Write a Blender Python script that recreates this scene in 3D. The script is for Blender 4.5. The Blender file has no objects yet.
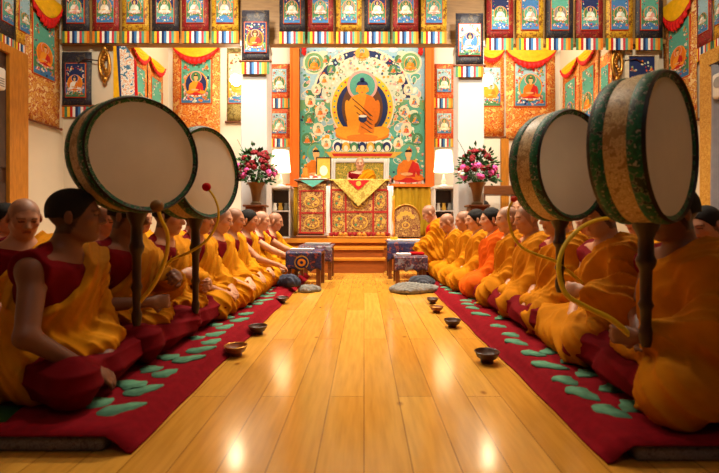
import bpy, math, random
import numpy as np
from mathutils import Vector, Matrix
random.seed(7)
scn = bpy.context.scene
COL = scn.collection
F, H, CX, CY = 420.0, 0.78, 364.0, 224.0          # focal length in pixels, eye height, vanishing point

def W(px, py, Y):
    """World point seen at a pixel at depth Y (measuring the photograph)."""
    return Vector(((px-CX)/F*Y, Y, H-(py-CY)/F*Y))
def WX(px, Y): return (px-CX)/F*Y
def WZ(py, Y): return H-(py-CY)/F*Y

# ------------------------------------------------------------------ materials
MATS = {}
def lin(c):
    return tuple((v/255/12.92 if v/255 <= .04045 else ((v/255+.055)/1.055)**2.4) for v in c)
def new_mat(name):
    m = bpy.data.materials.new(name); m.use_nodes = True
    nt = m.node_tree; b = nt.nodes['Principled BSDF']
    MATS[name] = m
    return m, nt, b
def mat(name, rgb, rough=.7, metal=0, var=.12, scale=12, bump=0, bscale=60, spec=.3, stretch=(1,1,1), sheen=0):
    """flat colour with soft noise variation and an optional fine bump"""
    if name in MATS: return MATS[name]
    m, nt, b = new_mat(name)
    c = lin(rgb)
    tc = nt.nodes.new('ShaderNodeTexCoord'); mp = nt.nodes.new('ShaderNodeMapping'); mp.inputs['Scale'].default_value = stretch
    nt.links.new(tc.outputs['Object'], mp.inputs['Vector'])
    nz = nt.nodes.new('ShaderNodeTexNoise'); nz.inputs['Scale'].default_value = scale; nz.inputs['Detail'].default_value = 4
    nt.links.new(mp.outputs['Vector'], nz.inputs['Vector'])
    rp = nt.nodes.new('ShaderNodeValToRGB')
    rp.color_ramp.elements[0].position = .3; rp.color_ramp.elements[1].position = .7
    rp.color_ramp.elements[0].color = tuple(v*(1-var) for v in c)+(1,)
    rp.color_ramp.elements[1].color = tuple(min(1, v*(1+var)) for v in c)+(1,)
    nt.links.new(nz.outputs['Fac'], rp.inputs['Fac']); nt.links.new(rp.outputs['Color'], b.inputs['Base Color'])
    b.inputs['Roughness'].default_value = rough; b.inputs['Metallic'].default_value = metal
    b.inputs['Specular IOR Level'].default_value = spec
    if sheen: b.inputs['Sheen Weight'].default_value = sheen
    if bump:
        n2 = nt.nodes.new('ShaderNodeTexNoise'); n2.inputs['Scale'].default_value = bscale; n2.inputs['Detail'].default_value = 3
        nt.links.new(mp.outputs['Vector'], n2.inputs['Vector'])
        bp = nt.nodes.new('ShaderNodeBump'); bp.inputs['Strength'].default_value = bump; bp.inputs['Distance'].default_value = .01
        nt.links.new(n2.outputs['Fac'], bp.inputs['Height']); nt.links.new(bp.outputs['Normal'], b.inputs['Normal'])
    return m
def brocade(name, cols, scale=22, rough=.55, metal=0, rnd=1.0):
    """woven silk: cells of a Voronoi pattern coloured from a list, with rings inside the cells"""
    if name in MATS: return MATS[name]
    m, nt, b = new_mat(name)
    tc = nt.nodes.new('ShaderNodeTexCoord')
    v = nt.nodes.new('ShaderNodeTexVoronoi'); v.inputs['Scale'].default_value = scale; v.inputs['Randomness'].default_value = rnd
    nz = nt.nodes.new('ShaderNodeTexNoise'); nz.inputs['Scale'].default_value = scale*.9; nz.inputs['Detail'].default_value = 3
    mx = nt.nodes.new('ShaderNodeMixRGB'); mx.inputs['Fac'].default_value = .12
    nt.links.new(tc.outputs['Object'], nz.inputs['Vector'])
    nt.links.new(tc.outputs['Object'], mx.inputs['Color1']); nt.links.new(nz.outputs['Color'], mx.inputs['Color2'])
    nt.links.new(mx.outputs['Color'], v.inputs['Vector'])
    rp = nt.nodes.new('ShaderNodeValToRGB'); rp.color_ramp.interpolation = 'CONSTANT'
    els = rp.color_ramp.elements
    while len(els) < len(cols): els.new(.5)
    for i, (pos, c) in enumerate(cols):
        els[i].position = pos; els[i].color = lin(c)+(1,)
    mul = nt.nodes.new('ShaderNodeMath'); mul.operation = 'MULTIPLY'; mul.inputs[1].default_value = 1.25
    nt.links.new(v.outputs['Distance'], mul.inputs[0])
    nt.links.new(mul.outputs[0], rp.inputs['Fac']); nt.links.new(rp.outputs['Color'], b.inputs['Base Color'])
    b.inputs['Roughness'].default_value = rough; b.inputs['Metallic'].default_value = metal
    b.inputs['Specular IOR Level'].default_value = .35
    return m
def emit(name, rgb, s):
    m, nt, b = new_mat(name)
    b.inputs['Base Color'].default_value = lin(rgb)+(1,)
    b.inputs['Emission Color'].default_value = lin(rgb)+(1,); b.inputs['Emission Strength'].default_value = s
    return m

# ------------------------------------------------------------------ mesh builder
class MB:
    def __init__(s): s.v = []; s.f = []; s.m = []; s.M = None
    def _add(s, vs, fs, mi=0):
        o = len(s.v)
        s.v += [tuple(s.M @ Vector(p)) if s.M is not None else tuple(p) for p in vs]
        for f in fs: s.f.append([i+o for i in f]); s.m.append(mi)
        return s
    def box(s, x0, x1, y0, y1, z0, z1, mi=0):
        v = [(x, y, z) for x in (x0, x1) for y in (y0, y1) for z in (z0, z1)]
        return s._add(v, [(0,1,3,2),(4,6,7,5),(0,4,5,1),(2,3,7,6),(0,2,6,4),(1,5,7,3)], mi)
    def rbox(s, x0, x1, y0, y1, z0, z1, r=.01, mi=0, n=2):
        """box with rounded edges: stacked insets of a rounded rectangle"""
        r = min(r, (x1-x0)/2.01, (y1-y0)/2.01, (z1-z0)/2.01)
        ring = []
        lev = []
        for i in range(n+1):
            a = math.pi/2*i/n; lev.append((r*(1-math.sin(a)), z0+r*(1-math.cos(a))))
        lev = lev+[(q, z1-(z-z0)) for q, z in reversed(lev)]
        vs = []; K = 4*(n+1)
        for q, z in lev:
            for cx, cy, a0 in ((x1-r, y1-r, 0), (x0+r, y1-r, 90), (x0+r, y0+r, 180), (x1-r, y0+r, 270)):
                for j in range(n+1):
                    a = math.radians(a0+90*j/n)
                    vs.append((cx+(r-q)*math.cos(a), cy+(r-q)*math.sin(a), z))
        fs = [(l*K+j, l*K+(j+1) % K, (l+1)*K+(j+1) % K, (l+1)*K+j) for l in range(len(lev)-1) for j in range(K)]
        fs += [tuple(range(K))[::-1], tuple((len(lev)-1)*K+j for j in range(K))]
        return s._add(vs, fs, mi)
    def lathe(s, prof, n=24, mi=0, ax=(0,0,0), sx=1, sy=1, caps=True):
        vs = []; 
        for r, z in prof:
            for j in range(n):
                a = 2*math.pi*j/n; vs.append((ax[0]+r*math.cos(a)*sx, ax[1]+r*math.sin(a)*sy, ax[2]+z))
        fs = [(l*n+j, l*n+(j+1) % n, (l+1)*n+(j+1) % n, (l+1)*n+j) for l in range(len(prof)-1) for j in range(n)]
        if caps: fs += [tuple(range(n))[::-1], tuple((len(prof)-1)*n+j for j in range(n))]
        return s._add(vs, fs, mi)
    def tube(s, pts, rad, n=8, mi=0):
        pts = [Vector(p) for p in pts]; rs = rad if hasattr(rad, '__len__') else [rad]*len(pts)
        vs = []; up = None
        for i, p in enumerate(pts):
            t = (pts[min(i+1, len(pts)-1)]-pts[max(i-1, 0)]).normalized()
            if up is None:
                up = Vector((0,0,1)) if abs(t.z) < .9 else Vector((1,0,0))
            a = t.cross(up).normalized(); b = a.cross(t).normalized(); up = b
            for j in range(n):
                w = 2*math.pi*j/n; vs.append(p+(a*math.cos(w)+b*math.sin(w))*rs[i])
        fs = [(l*n+j, l*n+(j+1) % n, (l+1)*n+(j+1) % n, (l+1)*n+j) for l in range(len(pts)-1) for j in range(n)]
        fs += [tuple(range(n))[::-1], tuple((len(pts)-1)*n+j for j in range(n))]
        return s._add(vs, fs, mi)
    def ball(s, c, r, n=12, m=8, mi=0):
        r = r if hasattr(r, '__len__') else (r, r, r)
        vs = [(c[0], c[1], c[2]-r[2])]
        for i in range(1, m):
            a = math.pi*i/m-math.pi/2
            for j in range(n):
                w = 2*math.pi*j/n
                vs.append((c[0]+r[0]*math.cos(a)*math.cos(w), c[1]+r[1]*math.cos(a)*math.sin(w), c[2]+r[2]*math.sin(a)))
        vs.append((c[0], c[1], c[2]+r[2])); L = len(vs)-1
        fs = [(0, 1+(j+1) % n, 1+j) for j in range(n)]
        fs += [(1+i*n+j, 1+i*n+(j+1) % n, 1+(i+1)*n+(j+1) % n, 1+(i+1)*n+j) for i in range(m-2) for j in range(n)]
        fs += [(1+(m-2)*n+j, 1+(m-2)*n+(j+1) % n, L) for j in range(n)]
        return s._add(vs, fs, mi)
    def grid(s, fn, nu, nv, mi=0, mif=None):
        vs = [fn(i/nu, j/nv) for i in range(nu+1) for j in range(nv+1)]
        o = len(s.v); s._add(vs, [])
        for i in range(nu):
            for j in range(nv):
                s.f.append([o+i*(nv+1)+j, o+(i+1)*(nv+1)+j, o+(i+1)*(nv+1)+j+1, o+i*(nv+1)+j+1])
                s.m.append(mif((i+.5)/nu, (j+.5)/nv) if mif else mi)
        return s
    # flat painting shapes, local x right, z up, facing -y at depth d
    def poly(s, pts, d, mi):
        return s._add([(x, -d, z) for x, z in pts], [tuple(range(len(pts)))], mi)
    def disc(s, cx, cz, rx, rz, d, mi, n=20, rot=0, a0=0, a1=360):
        p = []
        k = n if a1-a0 >= 360 else n+1
        for i in range(k):
            a = math.radians(a0+(a1-a0)*i/n); x, z = rx*math.cos(a), rz*math.sin(a)
            p.append((cx+x*math.cos(rot)-z*math.sin(rot), cz+x*math.sin(rot)+z*math.cos(rot)))
        return s.poly(p, d, mi)
    def build(s, name, mats, parent=None, smooth=False, loc=None, solid=0):
        me = bpy.data.meshes.new(name); me.from_pydata(s.v, [], s.f)
        for m in (mats if isinstance(mats, (list, tuple)) else [mats]): me.materials.append(m)
        me.polygons.foreach_set('material_index', s.m)
        if smooth: me.polygons.foreach_set('use_smooth', [True]*len(me.polygons))
        me.update()
        o = bpy.data.objects.new(name, me); COL.objects.link(o)
        if parent: o.parent = parent
        if loc is not None: o.location = loc
        if smooth:
            try: me.set_sharp_from_angle(angle=math.radians(50))
            except Exception: pass
        if solid:
            md = o.modifiers.new('thickness', 'SOLIDIFY'); md.thickness = solid; md.offset = 0
        return o
def tag(o, label=None, cat=None, group=None, kind=None):
    if label: o['label'] = label
    if cat: o['category'] = cat
    if group: o['group'] = group
    if kind: o['kind'] = kind
    return o
def thing(name, label, cat, loc=(0,0,0), rz=0, group=None):
    o = bpy.data.objects.new(name, None); COL.objects.link(o); o.empty_display_size = .1
    o.location = loc; o.rotation_euler = (0, 0, rz)
    return tag(o, label, cat, group)
def struct(name, mb, m, smooth=False): return tag(mb.build(name, m, smooth=smooth), kind='structure')

# ------------------------------------------------------------------ implicit surfaces
def snoise(x, y, z, f, seed):
    r = np.random.RandomState(seed); out = 0
    for i in range(5):
        d = r.randn(3); d /= np.linalg.norm(d); g = f*(.7+.7*r.rand())
        out = out+np.sin((d[0]*x+d[1]*y+d[2]*z)*g+r.rand()*6.28)
    return out/3.0
class Field:
    def __init__(s, lo, hi, h):
        s.lo = np.array(lo, float); s.h = h
        n = np.ceil((np.array(hi)-s.lo)/h).astype(int)+1
        s.n = n; s.ax = [s.lo[i]+np.arange(n[i])*h for i in range(3)]
        s.V = np.full(n, .3, np.float32)
    def _sl(s, lo, hi, m):
        sl = []; pts = []
        for i in range(3):
            a = int(max(0, math.floor((lo[i]-m-s.lo[i])/s.h))); b = int(min(s.n[i], math.ceil((hi[i]+m-s.lo[i])/s.h)+1))
            if b <= a: return None, None
            sl.append(slice(a, b)); sh = [1,1,1]; sh[i] = -1; pts.append(s.ax[i][a:b].reshape(sh).astype(np.float32))
        return tuple(sl), pts
    def add(s, prim, k=.02, infl=0, sub=False):
        fn, lo, hi = prim; m = k+3*s.h+abs(infl)
        sl, p = s._sl(lo, hi, m)
        if sl is None: return
        d = (fn(*p)-infl).astype(np.float32); a = s.V[sl]
        if sub:
            d = -d; hh = np.clip(.5-.5*(a-d)/k, 0, 1) if k else (d > a)*1.0
            s.V[sl] = a*(1-hh)+d*hh+(k*hh*(1-hh) if k else 0)
        else:
            hh = np.clip(.5+.5*(d-a)/k, 0, 1)
            s.V[sl] = d*(1-hh)+a*hh-k*hh*(1-hh)
    def pts(s):
        return s.ax[0][:,None,None].astype(np.float32), s.ax[1][None,:,None].astype(np.float32), s.ax[2][None,None,:].astype(np.float32)
def rcone(a, b, ra, rb):
    a = np.array(a, float); b = np.array(b, float); ab = b-a; L2 = float(ab@ab)+1e-9
    def fn(x, y, z):
        t = np.clip(((x-a[0])*ab[0]+(y-a[1])*ab[1]+(z-a[2])*ab[2])/L2, 0, 1)
        return np.sqrt((x-a[0]-t*ab[0])**2+(y-a[1]-t*ab[1])**2+(z-a[2]-t*ab[2])**2)-(ra+(rb-ra)*t)
    R = max(ra, rb)
    return fn, np.minimum(a, b)-R, np.maximum(a, b)+R
def elli(c, r, M=None):
    """ellipsoid; M maps local axes to the outer frame (columns)"""
    c = np.array(c, float); r = np.array(r, float); M = np.eye(3) if M is None else np.array(M, float)
    def fn(x, y, z):
        X, Y, Z = x-c[0], y-c[1], z-c[2]
        u = (M[0,0]*X+M[1,0]*Y+M[2,0]*Z)/r[0]; v = (M[0,1]*X+M[1,1]*Y+M[2,1]*Z)/r[1]; w = (M[0,2]*X+M[1,2]*Y+M[2,2]*Z)/r[2]
        k0 = np.sqrt(u*u+v*v+w*w)+1e-6; k1 = np.sqrt((u/r[0])**2+(v/r[1])**2+(w/r[2])**2)+1e-6
        return k0*(k0-1)/k1
    e = np.sqrt(((M*r[None,:])**2).sum(1))
    return fn, c-e, c+e
def nets(V, lo, h):
    S = V < 0
    S[0] = S[-1] = False; S[:,0] = S[:,-1] = False; S[:,:,0] = S[:,:,-1] = False
    offs = [(i, j, k) for i in (0,1) for j in (0,1) for k in (0,1)]
    nx, ny, nz = S.shape
    cnt = np.zeros((nx-1, ny-1, nz-1), np.int8)
    for i, j, k in offs: cnt += S[i:nx-1+i, j:ny-1+j, k:nz-1+k]
    act = (cnt > 0) & (cnt < 8)
    ijk = np.argwhere(act); idx = np.full(act.shape, -1, np.int32); idx[act] = np.arange(len(ijk))
    cv = np.stack([V[ijk[:,0]+i, ijk[:,1]+j, ijk[:,2]+k] for i, j, k in offs], 1)
    cs = np.stack([S[ijk[:,0]+i, ijk[:,1]+j, ijk[:,2]+k] for i, j, k in offs], 1)
    acc = np.zeros((len(ijk), 3)); num = np.zeros(len(ijk)); O = np.array(offs, float)
    for a in range(8):
        for b in range(a+1, 8):
            if np.abs(O[a]-O[b]).sum() != 1: continue
            x = cs[:,a] != cs[:,b]
            d = cv[x,a]-cv[x,b]; t = np.where(np.abs(d) > 1e-9, cv[x,a]/np.where(d == 0, 1, d), .5); t = np.clip(t, .02, .98)
            acc[x] += O[a]+(O[b]-O[a])*t[:,None]; num[x] += 1
    P = (ijk+acc/np.maximum(num, 1)[:,None])*h+np.array(lo)
    Q = []
    def quads(s0, s1, cells):
        e = np.argwhere(s0 != s1); out = s0[tuple(e.T)]
        q = np.stack([idx[tuple((e+np.array(c)).T)] for c in cells], 1)
        q[~out] = q[~out][:, ::-1]; Q.append(q)
    quads(S[:-1,1:-1,1:-1], S[1:,1:-1,1:-1], [(0,0,0),(0,1,0),(0,1,1),(0,0,1)])
    quads(S[1:-1,:-1,1:-1], S[1:-1,1:,1:-1], [(0,0,0),(0,0,1),(1,0,1),(1,0,0)])
    quads(S[1:-1,1:-1,:-1], S[1:-1,1:-1,1:], [(0,0,0),(1,0,0),(1,1,0),(0,1,0)])
    return P, np.concatenate(Q)
def np_mesh(name, P, Q, m, parent=None, col=None, relax=1):
    for _ in range(relax):                                    # one light smoothing pass along the quads' edges
        A = np.zeros_like(P); N = np.zeros(len(P))
        for a, b in ((0,1),(1,2),(2,3),(3,0)):
            np.add.at(A, Q[:,a], P[Q[:,b]]); np.add.at(N, Q[:,a], 1)
        P = P*.5+.5*A/np.maximum(N, 1)[:,None]
    me = bpy.data.meshes.new(name)
    me.vertices.add(len(P)); me.vertices.foreach_set('co', P.astype(np.float32).ravel())
    me.loops.add(Q.size); me.loops.foreach_set('vertex_index', Q.astype(np.int32).ravel())
    me.polygons.add(len(Q)); me.polygons.foreach_set('loop_start', np.arange(0, Q.size, 4, dtype=np.int32))
    me.polygons.foreach_set('use_smooth', np.ones(len(Q), bool))
    me.update(calc_edges=True); me.validate()
    me.materials.append(m)
    if col is not None:
        at = me.color_attributes.new('Tone', 'FLOAT_COLOR', 'POINT')
        at.data.foreach_set('color', np.concatenate([col, np.ones((len(P),1))], 1).astype(np.float32).ravel())
    o = bpy.data.objects.new(name, me); COL.objects.link(o)
    if parent: o.parent = parent
    return o
# ------------------------------------------------------------------ people
def skin_mat(name, rgb):
    m, nt, b = new_mat(name)
    a = nt.nodes.new('ShaderNodeAttribute'); a.attribute_name = 'Tone'
    nz = nt.nodes.new('ShaderNodeTexNoise'); nz.inputs['Scale'].default_value = 40
    mx = nt.nodes.new('ShaderNodeMixRGB'); mx.blend_type = 'MULTIPLY'; mx.inputs['Fac'].default_value = 1
    mx.inputs['Color2'].default_value = lin(rgb)+(1,)
    nt.links.new(a.outputs['Color'], mx.inputs['Color1']); nt.links.new(mx.outputs['Color'], b.inputs['Base Color'])
    b.inputs['Roughness'].default_value = .48; b.inputs['Specular IOR Level'].default_value = .4
    return m
def cloth_mat(name, rgb, var=.16):
    return mat(name, rgb, rough=.85, var=var, scale=9, bump=.25, bscale=260, spec=.08)
SKIN = skin_mat('skin', (182, 126, 92)); SKIN_DARK = skin_mat('skin_tan', (124, 78, 54)); SKIN_PALE = skin_mat('skin_pale', (200, 148, 116))
YEL = cloth_mat('robe_saffron', (192, 122, 6)); YEL2 = cloth_mat('robe_gold', (184, 112, 6)); ORA = cloth_mat('robe_orange', (206, 86, 8))
MAR = cloth_mat('robe_maroon', (106, 5, 14)); RED = cloth_mat('sash_red', (170, 14, 16))
HAIR = mat('hair_black', (22, 17, 15), rough=.7, bump=.6, bscale=300, spec=.25)

def rotm(pitch, yaw, roll=0):
    """head frame -> person frame: pitch nods forward, yaw turns to the left"""
    return np.array(Matrix.Rotation(yaw, 3, 'Z') @ Matrix.Rotation(pitch, 3, 'Y') @ Matrix.Rotation(roll, 3, 'X'))
def ik(sh, tgt, l1, l2, pole):
    sh = np.array(sh, float); tgt = np.array(tgt, float); d = tgt-sh; L = np.linalg.norm(d)
    if L > (l1+l2)*.995: d *= (l1+l2)*.995/L; L = np.linalg.norm(d); tgt = sh+d
    u = d/L; a = (l1*l1-l2*l2+L*L)/(2*L); hh = math.sqrt(max(l1*l1-a*a, 0))
    p = np.array(pole, float); p -= u*(p@u); p /= np.linalg.norm(p)+1e-9
    return sh+u*a+p*hh, tgt
def hand(fd, wrist, d, n, side, curl, k=.006):
    """palm, four fingers of unequal length and a thumb; d runs to the fingertips, n out of the palm"""
    d = np.array(d, float); d /= np.linalg.norm(d); n = np.array(n, float); n -= d*(n@d); n /= np.linalg.norm(n); s = np.cross(d, n)*side
    M = np.stack([d, s, n], 1)
    fd.add(elli(wrist+d*.045, (.055, .040, .017), M), .02)
    for off, l, c in ((-.030, .060, 1.1), (-.010, .072, 1.0), (.010, .078, .95), (.029, .068, .9)):
        b = wrist+d*.082+s*off; a1 = curl*c*.55; a2 = curl*c*1.25
        d1 = d*math.cos(a1)+n*math.sin(a1); d2 = d*math.cos(a2)+n*math.sin(a2); d3 = d*math.cos(a2*1.35)+n*math.sin(a2*1.35)
        p1 = b+d1*l*.5; p2 = p1+d2*l*.35; p3 = p2+d3*l*.3
        fd.add(rcone(b, p1, .0092, .0086), k); fd.add(rcone(p1, p2, .0086, .0080), k); fd.add(rcone(p2, p3, .0080, .0068), k)
    t0 = wrist+d*.025+s*.028; dt = d*.65+s*.6+n*(.2+.35*curl); dt /= np.linalg.norm(dt); t1 = t0+dt*.045
    dt2 = d*.9+n*.45*curl-s*.15*curl; dt2 /= np.linalg.norm(dt2)
    fd.add(rcone(t0, t1, .013, .010), .008); fd.add(rcone(t1, t1+dt2*.032, .010, .008), k)

def ridge(a): return (1-np.abs(np.sin(a)))**1.5
def person(label, X, Y, z0, rz, group=None, lean=.06, pitch=.1, yaw=0, rh=(.30,-.10,.21), lh=(.30,.07,.2), curl=(.5,.5), hair=False,
           style='A', lap=.6, robe=None, vest=None, skin=None, h=.008, seed=1, scale=1.0, knee=.32, sash=False, rarm=True, headsc=1.0):
    robe = robe or YEL; vest = vest or MAR; skin = skin or SKIN
    rs = np.random.RandomState(seed)
    ct, st = math.cos(lean), math.sin(lean)
    def T(p):
        x, y, z = p; z -= .12
        return np.array((x*ct+z*st, y, .12-x*st+z*ct))
    LO = (-.34, -.54, -.02); HI = (.68, .54, 1.02)
    B = Field(LO, HI, h)
    shl = {1: T((.0, .178, .535)), -1: T((.0, -.178, .535))}
    nb = T((-.005, 0, .575)); HM = rotm(pitch+lean*.4, yaw)
    hc = T((.02, 0, .70)); hc = hc+HM@np.array((.015, 0, .065))
    hs = headsc
    def Hp(p): return hc+HM@(np.array(p)*hs)
    # trunk
    TM = np.array([[ct,0,st],[0,1,0],[-st,0,ct]])
    trunk = [elli(T((0,0,.43)), (.115,.165,.17), TM), elli(T((.01,0,.25)), (.115,.145,.17), TM), elli((0,0,.12), (.14,.17,.11)),
             rcone(shl[1], shl[-1], .06, .06), rcone(nb, shl[1]*.8+nb*.2, .055, .052), rcone(nb, shl[-1]*.8+nb*.2, .055, .052)]
    for q in trunk: B.add(q, .05)
    kn = {1: np.array((.29, knee, .10)), -1: np.array((.29, -knee, .10))}
    legs = []
    for s in (1, -1):
        hp = np.array((0, s*.10, .115)); an = np.array((.26+.05*s, -s*.05, .075))
        legs += [rcone(hp, kn[s], .095, .062), rcone(kn[s], an, .058, .042)]
    for q in legs: B.add(q, .04)
    B.add(rcone(nb, Hp((-.022,0,-.06)), .060, .056), .04)
    # head
    for prim, k in ((elli(Hp((-.014,0,.026)), np.array((.096,.077,.089))*hs, HM), .01), (elli(Hp((.022,0,-.032)), np.array((.066,.060,.082))*hs, HM), .03),
                    (elli(Hp((.060,0,-.094)), np.array((.022,.026,.02))*hs, HM), .02),
                    (rcone(Hp((-.008,.05,-.055)), Hp((.045,.022,-.093)), .021, .018), .025), (rcone(Hp((-.008,-.05,-.055)), Hp((.045,-.022,-.093)), .021, .018), .025),
                    (elli(Hp((.056,.041,-.02)), (.021,.022,.018), HM), .02), (elli(Hp((.056,-.041,-.02)), (.021,.022,.018), HM), .02),
                    (rcone(Hp((.074,-.034,.022)), Hp((.074,.034,.022)), .013, .013), .018)):
        B.add(prim, k)
    for s in (1, -1): B.add(elli(Hp((.094,s*.031,.003)), (.016,.017,.011), HM), .012, sub=True)
    for s in (1, -1): B.add(elli(Hp((.073,s*.031,.002)), (.013,.015,.0095), HM), .004)
    B.add(rcone(Hp((.080,0,.014)), Hp((.103,0,-.028)), .009, .0135), .012)
    for s in (1, -1): B.add(elli(Hp((.091,s*.0135,-.033)), (.011,.009,.008), HM), .005)
    B.add(rcone(Hp((.082,-.019,-.057)), Hp((.082,.019,-.057)), .0065, .0065), .006); B.add(rcone(Hp((.081,-.015,-.069)), Hp((.081,.015,-.069)), .0075, .0075), .005)
    for s in (1, -1):
        EM = HM@rotm(0, s*.35); B.add(elli(Hp((-.012,s*.081,-.008)), (.020,.008,.033), EM), .008)
    # arms
    el = {}; wr = {}
    for s, tg in ((-1, rh), (1, lh)):
        el[s], wr[s] = ik(shl[s], tg, .275, .245, (-.25, s*.75, -.6))
        B.add(rcone(shl[s], el[s], .050, .040), .04); B.add(rcone(el[s], wr[s], .040, .026), .02)
        fd = wr[s]-el[s]; fd = fd/np.linalg.norm(fd); fd = fd+np.array((.15, -s*.5, -.1)); cu = curl[0 if s < 0 else 1]
        nn = np.array((0, -s*.55, -.85)) if cu < 1.2 else np.array((.1, -s*.9, -.1))
        hand(B, wr[s], fd, nn, -s if cu < 1.2 else s, cu)
    V = B.V
    P, Q = nets(V, LO, h)
    # colour of the skin: lips, brows, eyes and shaven scalp
    L = ((P-hc)@HM)/hs; x, y, z = L.T
    colr = np.ones((len(P), 3)); inh = (np.abs(L) < .16).all(1) & (z > -.12)
    scalp = inh & (x < .032+.55*z) & (z > -.075) & (np.abs(y) < .082)
    colr[scalp] = (.62, .63, .66) if not hair else (.3, .28, .28)
    def mark(c, msk, a): colr[msk & inh] = colr[msk & inh]*(1-a)+np.array(c)*a
    mark((.16,.12,.12), (x > .05) & (np.abs(np.abs(y)-.032) < .019) & (np.abs(z-.026+.006*np.abs(np.abs(y)-.03)/.02) < .005), .75)
    mark((.10,.07,.07), (x > .06) & (np.abs(np.abs(y)-.031) < .015) & (np.abs(z-.002) < .0042), .9)
    mark((.85,.42,.42), (x > .07) & (np.abs(y) < .024) & (np.abs(z+.063) < .013), .55)
    mark((.25,.12,.12), (x > .07) & (np.abs(y) < .022) & (np.abs(z+.0633) < .0022), .7)
    mark((1.0,.78,.74), (x > .04) & (np.abs(np.abs(y)-.042) < .02) & (np.abs(z+.025) < .02), .5)
    ob = np_mesh('person', P, Q, skin, None, colr)
    ob.location = (X, Y, z0); ob.rotation_euler = (0, 0, rz); ob.scale = (scale,)*3
    tag(ob, label, 'person', group)
    if hair:
        Fh = Field(hc-.15, hc+.15, min(h, .007))
        Fh.add(elli(Hp((-.016,0,.030)), np.array((.101,.083,.094))*hs, HM), .01); Fh.add(elli(Hp((-.055,0,-.02)), np.array((.05,.066,.062))*hs, HM), .03)
        gx, gy, gz = Fh.pts(); G = [gx-hc[0], gy-hc[1], gz-hc[2]]
        a = [(G[0]*HM[0,i]+G[1]*HM[1,i]+G[2]*HM[2,i])/hs for i in range(3)]
        cut = np.maximum(np.maximum((a[0]-.034-.55*a[2])*.85, -(a[2]+.068)), -(a[2]+.028-np.clip((a[0]+.02)*-1.2, -.06, .02)))
        cut = cut+.0025*np.sin(a[1]*420)*np.sin(a[0]*330+a[2]*300)
        Fh.V = np.maximum(Fh.V, cut.astype(np.float32))
        np_mesh('hair', *nets(Fh.V, Fh.lo, Fh.h), HAIR, ob)
    # ---- clothing
    hcl = max(h, .008) if h < .009 else h
    C = Field(LO, HI, hcl); gx, gy, gz = C.pts()
    lx = (gx*ct-(gz-.12)*st); lz = .12+gx*st+(gz-.12)*ct                       # trunk coordinates
    # skirt
    S = Field(LO, HI, hcl)
    for q in legs: S.add(q, .06, .020)
    S.add(elli((.14,0,.07), (.17,.20,.065)), .06); S.add(elli((-.03,0,.095), (.145,.185,.11)), .06)
    rad = np.sqrt((gx+.03)**2+gy**2+(gz-.1)**2)
    S0 = S.V.copy()
    ang = np.arctan2(gy, gx+.10)
    fold = ridge(gz*46+ang*2+2.0*snoise(gx,gy,gz,8,seed)+seed)
    S.V = np.maximum(S.V-.011*(fold-.35)*np.clip(rad/.25, 0, 1), -(gz-.002)).astype(np.float32)
    np_mesh('skirt', *nets(S.V, S.lo, S.h), MAR, ob)
    # vest
    for q in trunk: C.add(q, .05, .017)
    C.add(rcone(shl[1]*1.03-nb*.03, shl[-1]*1.03-nb*.03, .074, .074), .04)
    trunkV = C.V.copy()
    d1 = gx*.3+gy*.9+gz*.5
    vf = ridge(d1*26+1.6*snoise(gx,gy,gz,8,seed+3))
    vcut = np.maximum(lz-(.668-.75*(lx+.06)), np.abs(gy)-.215)
    Vv = np.maximum(trunkV-.006*(vf-.5), vcut*.8)
    Vv = np.maximum(Vv, -(gz-.07)).astype(np.float32)
    np_mesh('vest', *nets(Vv, C.lo, C.h), vest, ob)
    # outer robe over the left shoulder, left arm and lap
    R = Field(LO, HI, hcl)
    cy, cz = (.055, .60)
    plane = (gy-cy)*-.72+(lz-cz)*.69
    R.V = trunkV-.027
    plane = plane+.012*snoise(gx,gy,gz,14,seed+5)
    R.V = np.maximum(R.V, plane*.8).astype(np.float32)
    ncut = lz-(.69-.70*(lx+.06))
    R.V = np.maximum(R.V, ncut*.8).astype(np.float32)
    R.add(rcone(shl[1], el[1], .082, .078), .05); R.add(rcone(el[1], wr[1]*.72+el[1]*.28, .070, .066), .05)
    R.add(rcone(shl[1]*.55+nb*.45, shl[1], .07, .08), .04)
    R.V = np.maximum(R.V, ncut*.8).astype(np.float32)
    if style == 'B':
        R.add(rcone(shl[1]+np.array((-.01,.01,-.03)), (.0,.25,.15), .085, .13), .08)
        R.add(rcone((.02,.26,.12), (.24,knee+.01,.10), .11, .075), .08)
        R.add(rcone(el[1], (.16,.20,.17), .09, .09), .08)
        R.add(rcone(shl[1]*.7+nb*.3, T((-.07,-.04,.30)), .075, .10), .06)
    # lap cloth
    lapV = S0-.020-.012*snoise(gx,gy,gz,11,seed+9)*.6
    edge = (gx*.9+np.abs(gy)*.55 if style == 'A' else gx*.75-gy*.75)-lap+.035*snoise(gx,gy,gz,6,seed+7)
    lapV = np.maximum(lapV, edge*.7)
    k = .05; hh = np.clip(.5+.5*(lapV-R.V)/k, 0, 1); R.V = lapV*(1-hh)+R.V*hh-k*hh*(1-hh)
    R.add(elli((.15,.02,.17), (.15,.20,.06)), .06)
    # folds: diagonal over the chest, rings over the lap
    w = np.clip((gz-.2)/.14, 0, 1)
    dg = gy*.72-gz*.55+gx*.45+.02*snoise(gx,gy,gz,13,seed+2)
    if style == 'B': dg = gy*.6-gz*.28+gx*.85+.02*snoise(gx,gy,gz,13,seed+2)
    n5, n6 = snoise(gx,gy,gz,5,seed+11), snoise(gx,gy,gz,6.5,seed+13)
    f1 = .65*ridge(dg*34+1.3*n5)+.6*ridge(dg*67+1.6*n6+1); f2 = .65*ridge(ang*8+1.6*n5+gz*17)+.6*ridge(ang*15+2.0*n6+gz*30)
    am = .75+.35*snoise(gx,gy,gz,6,seed+17)
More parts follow.
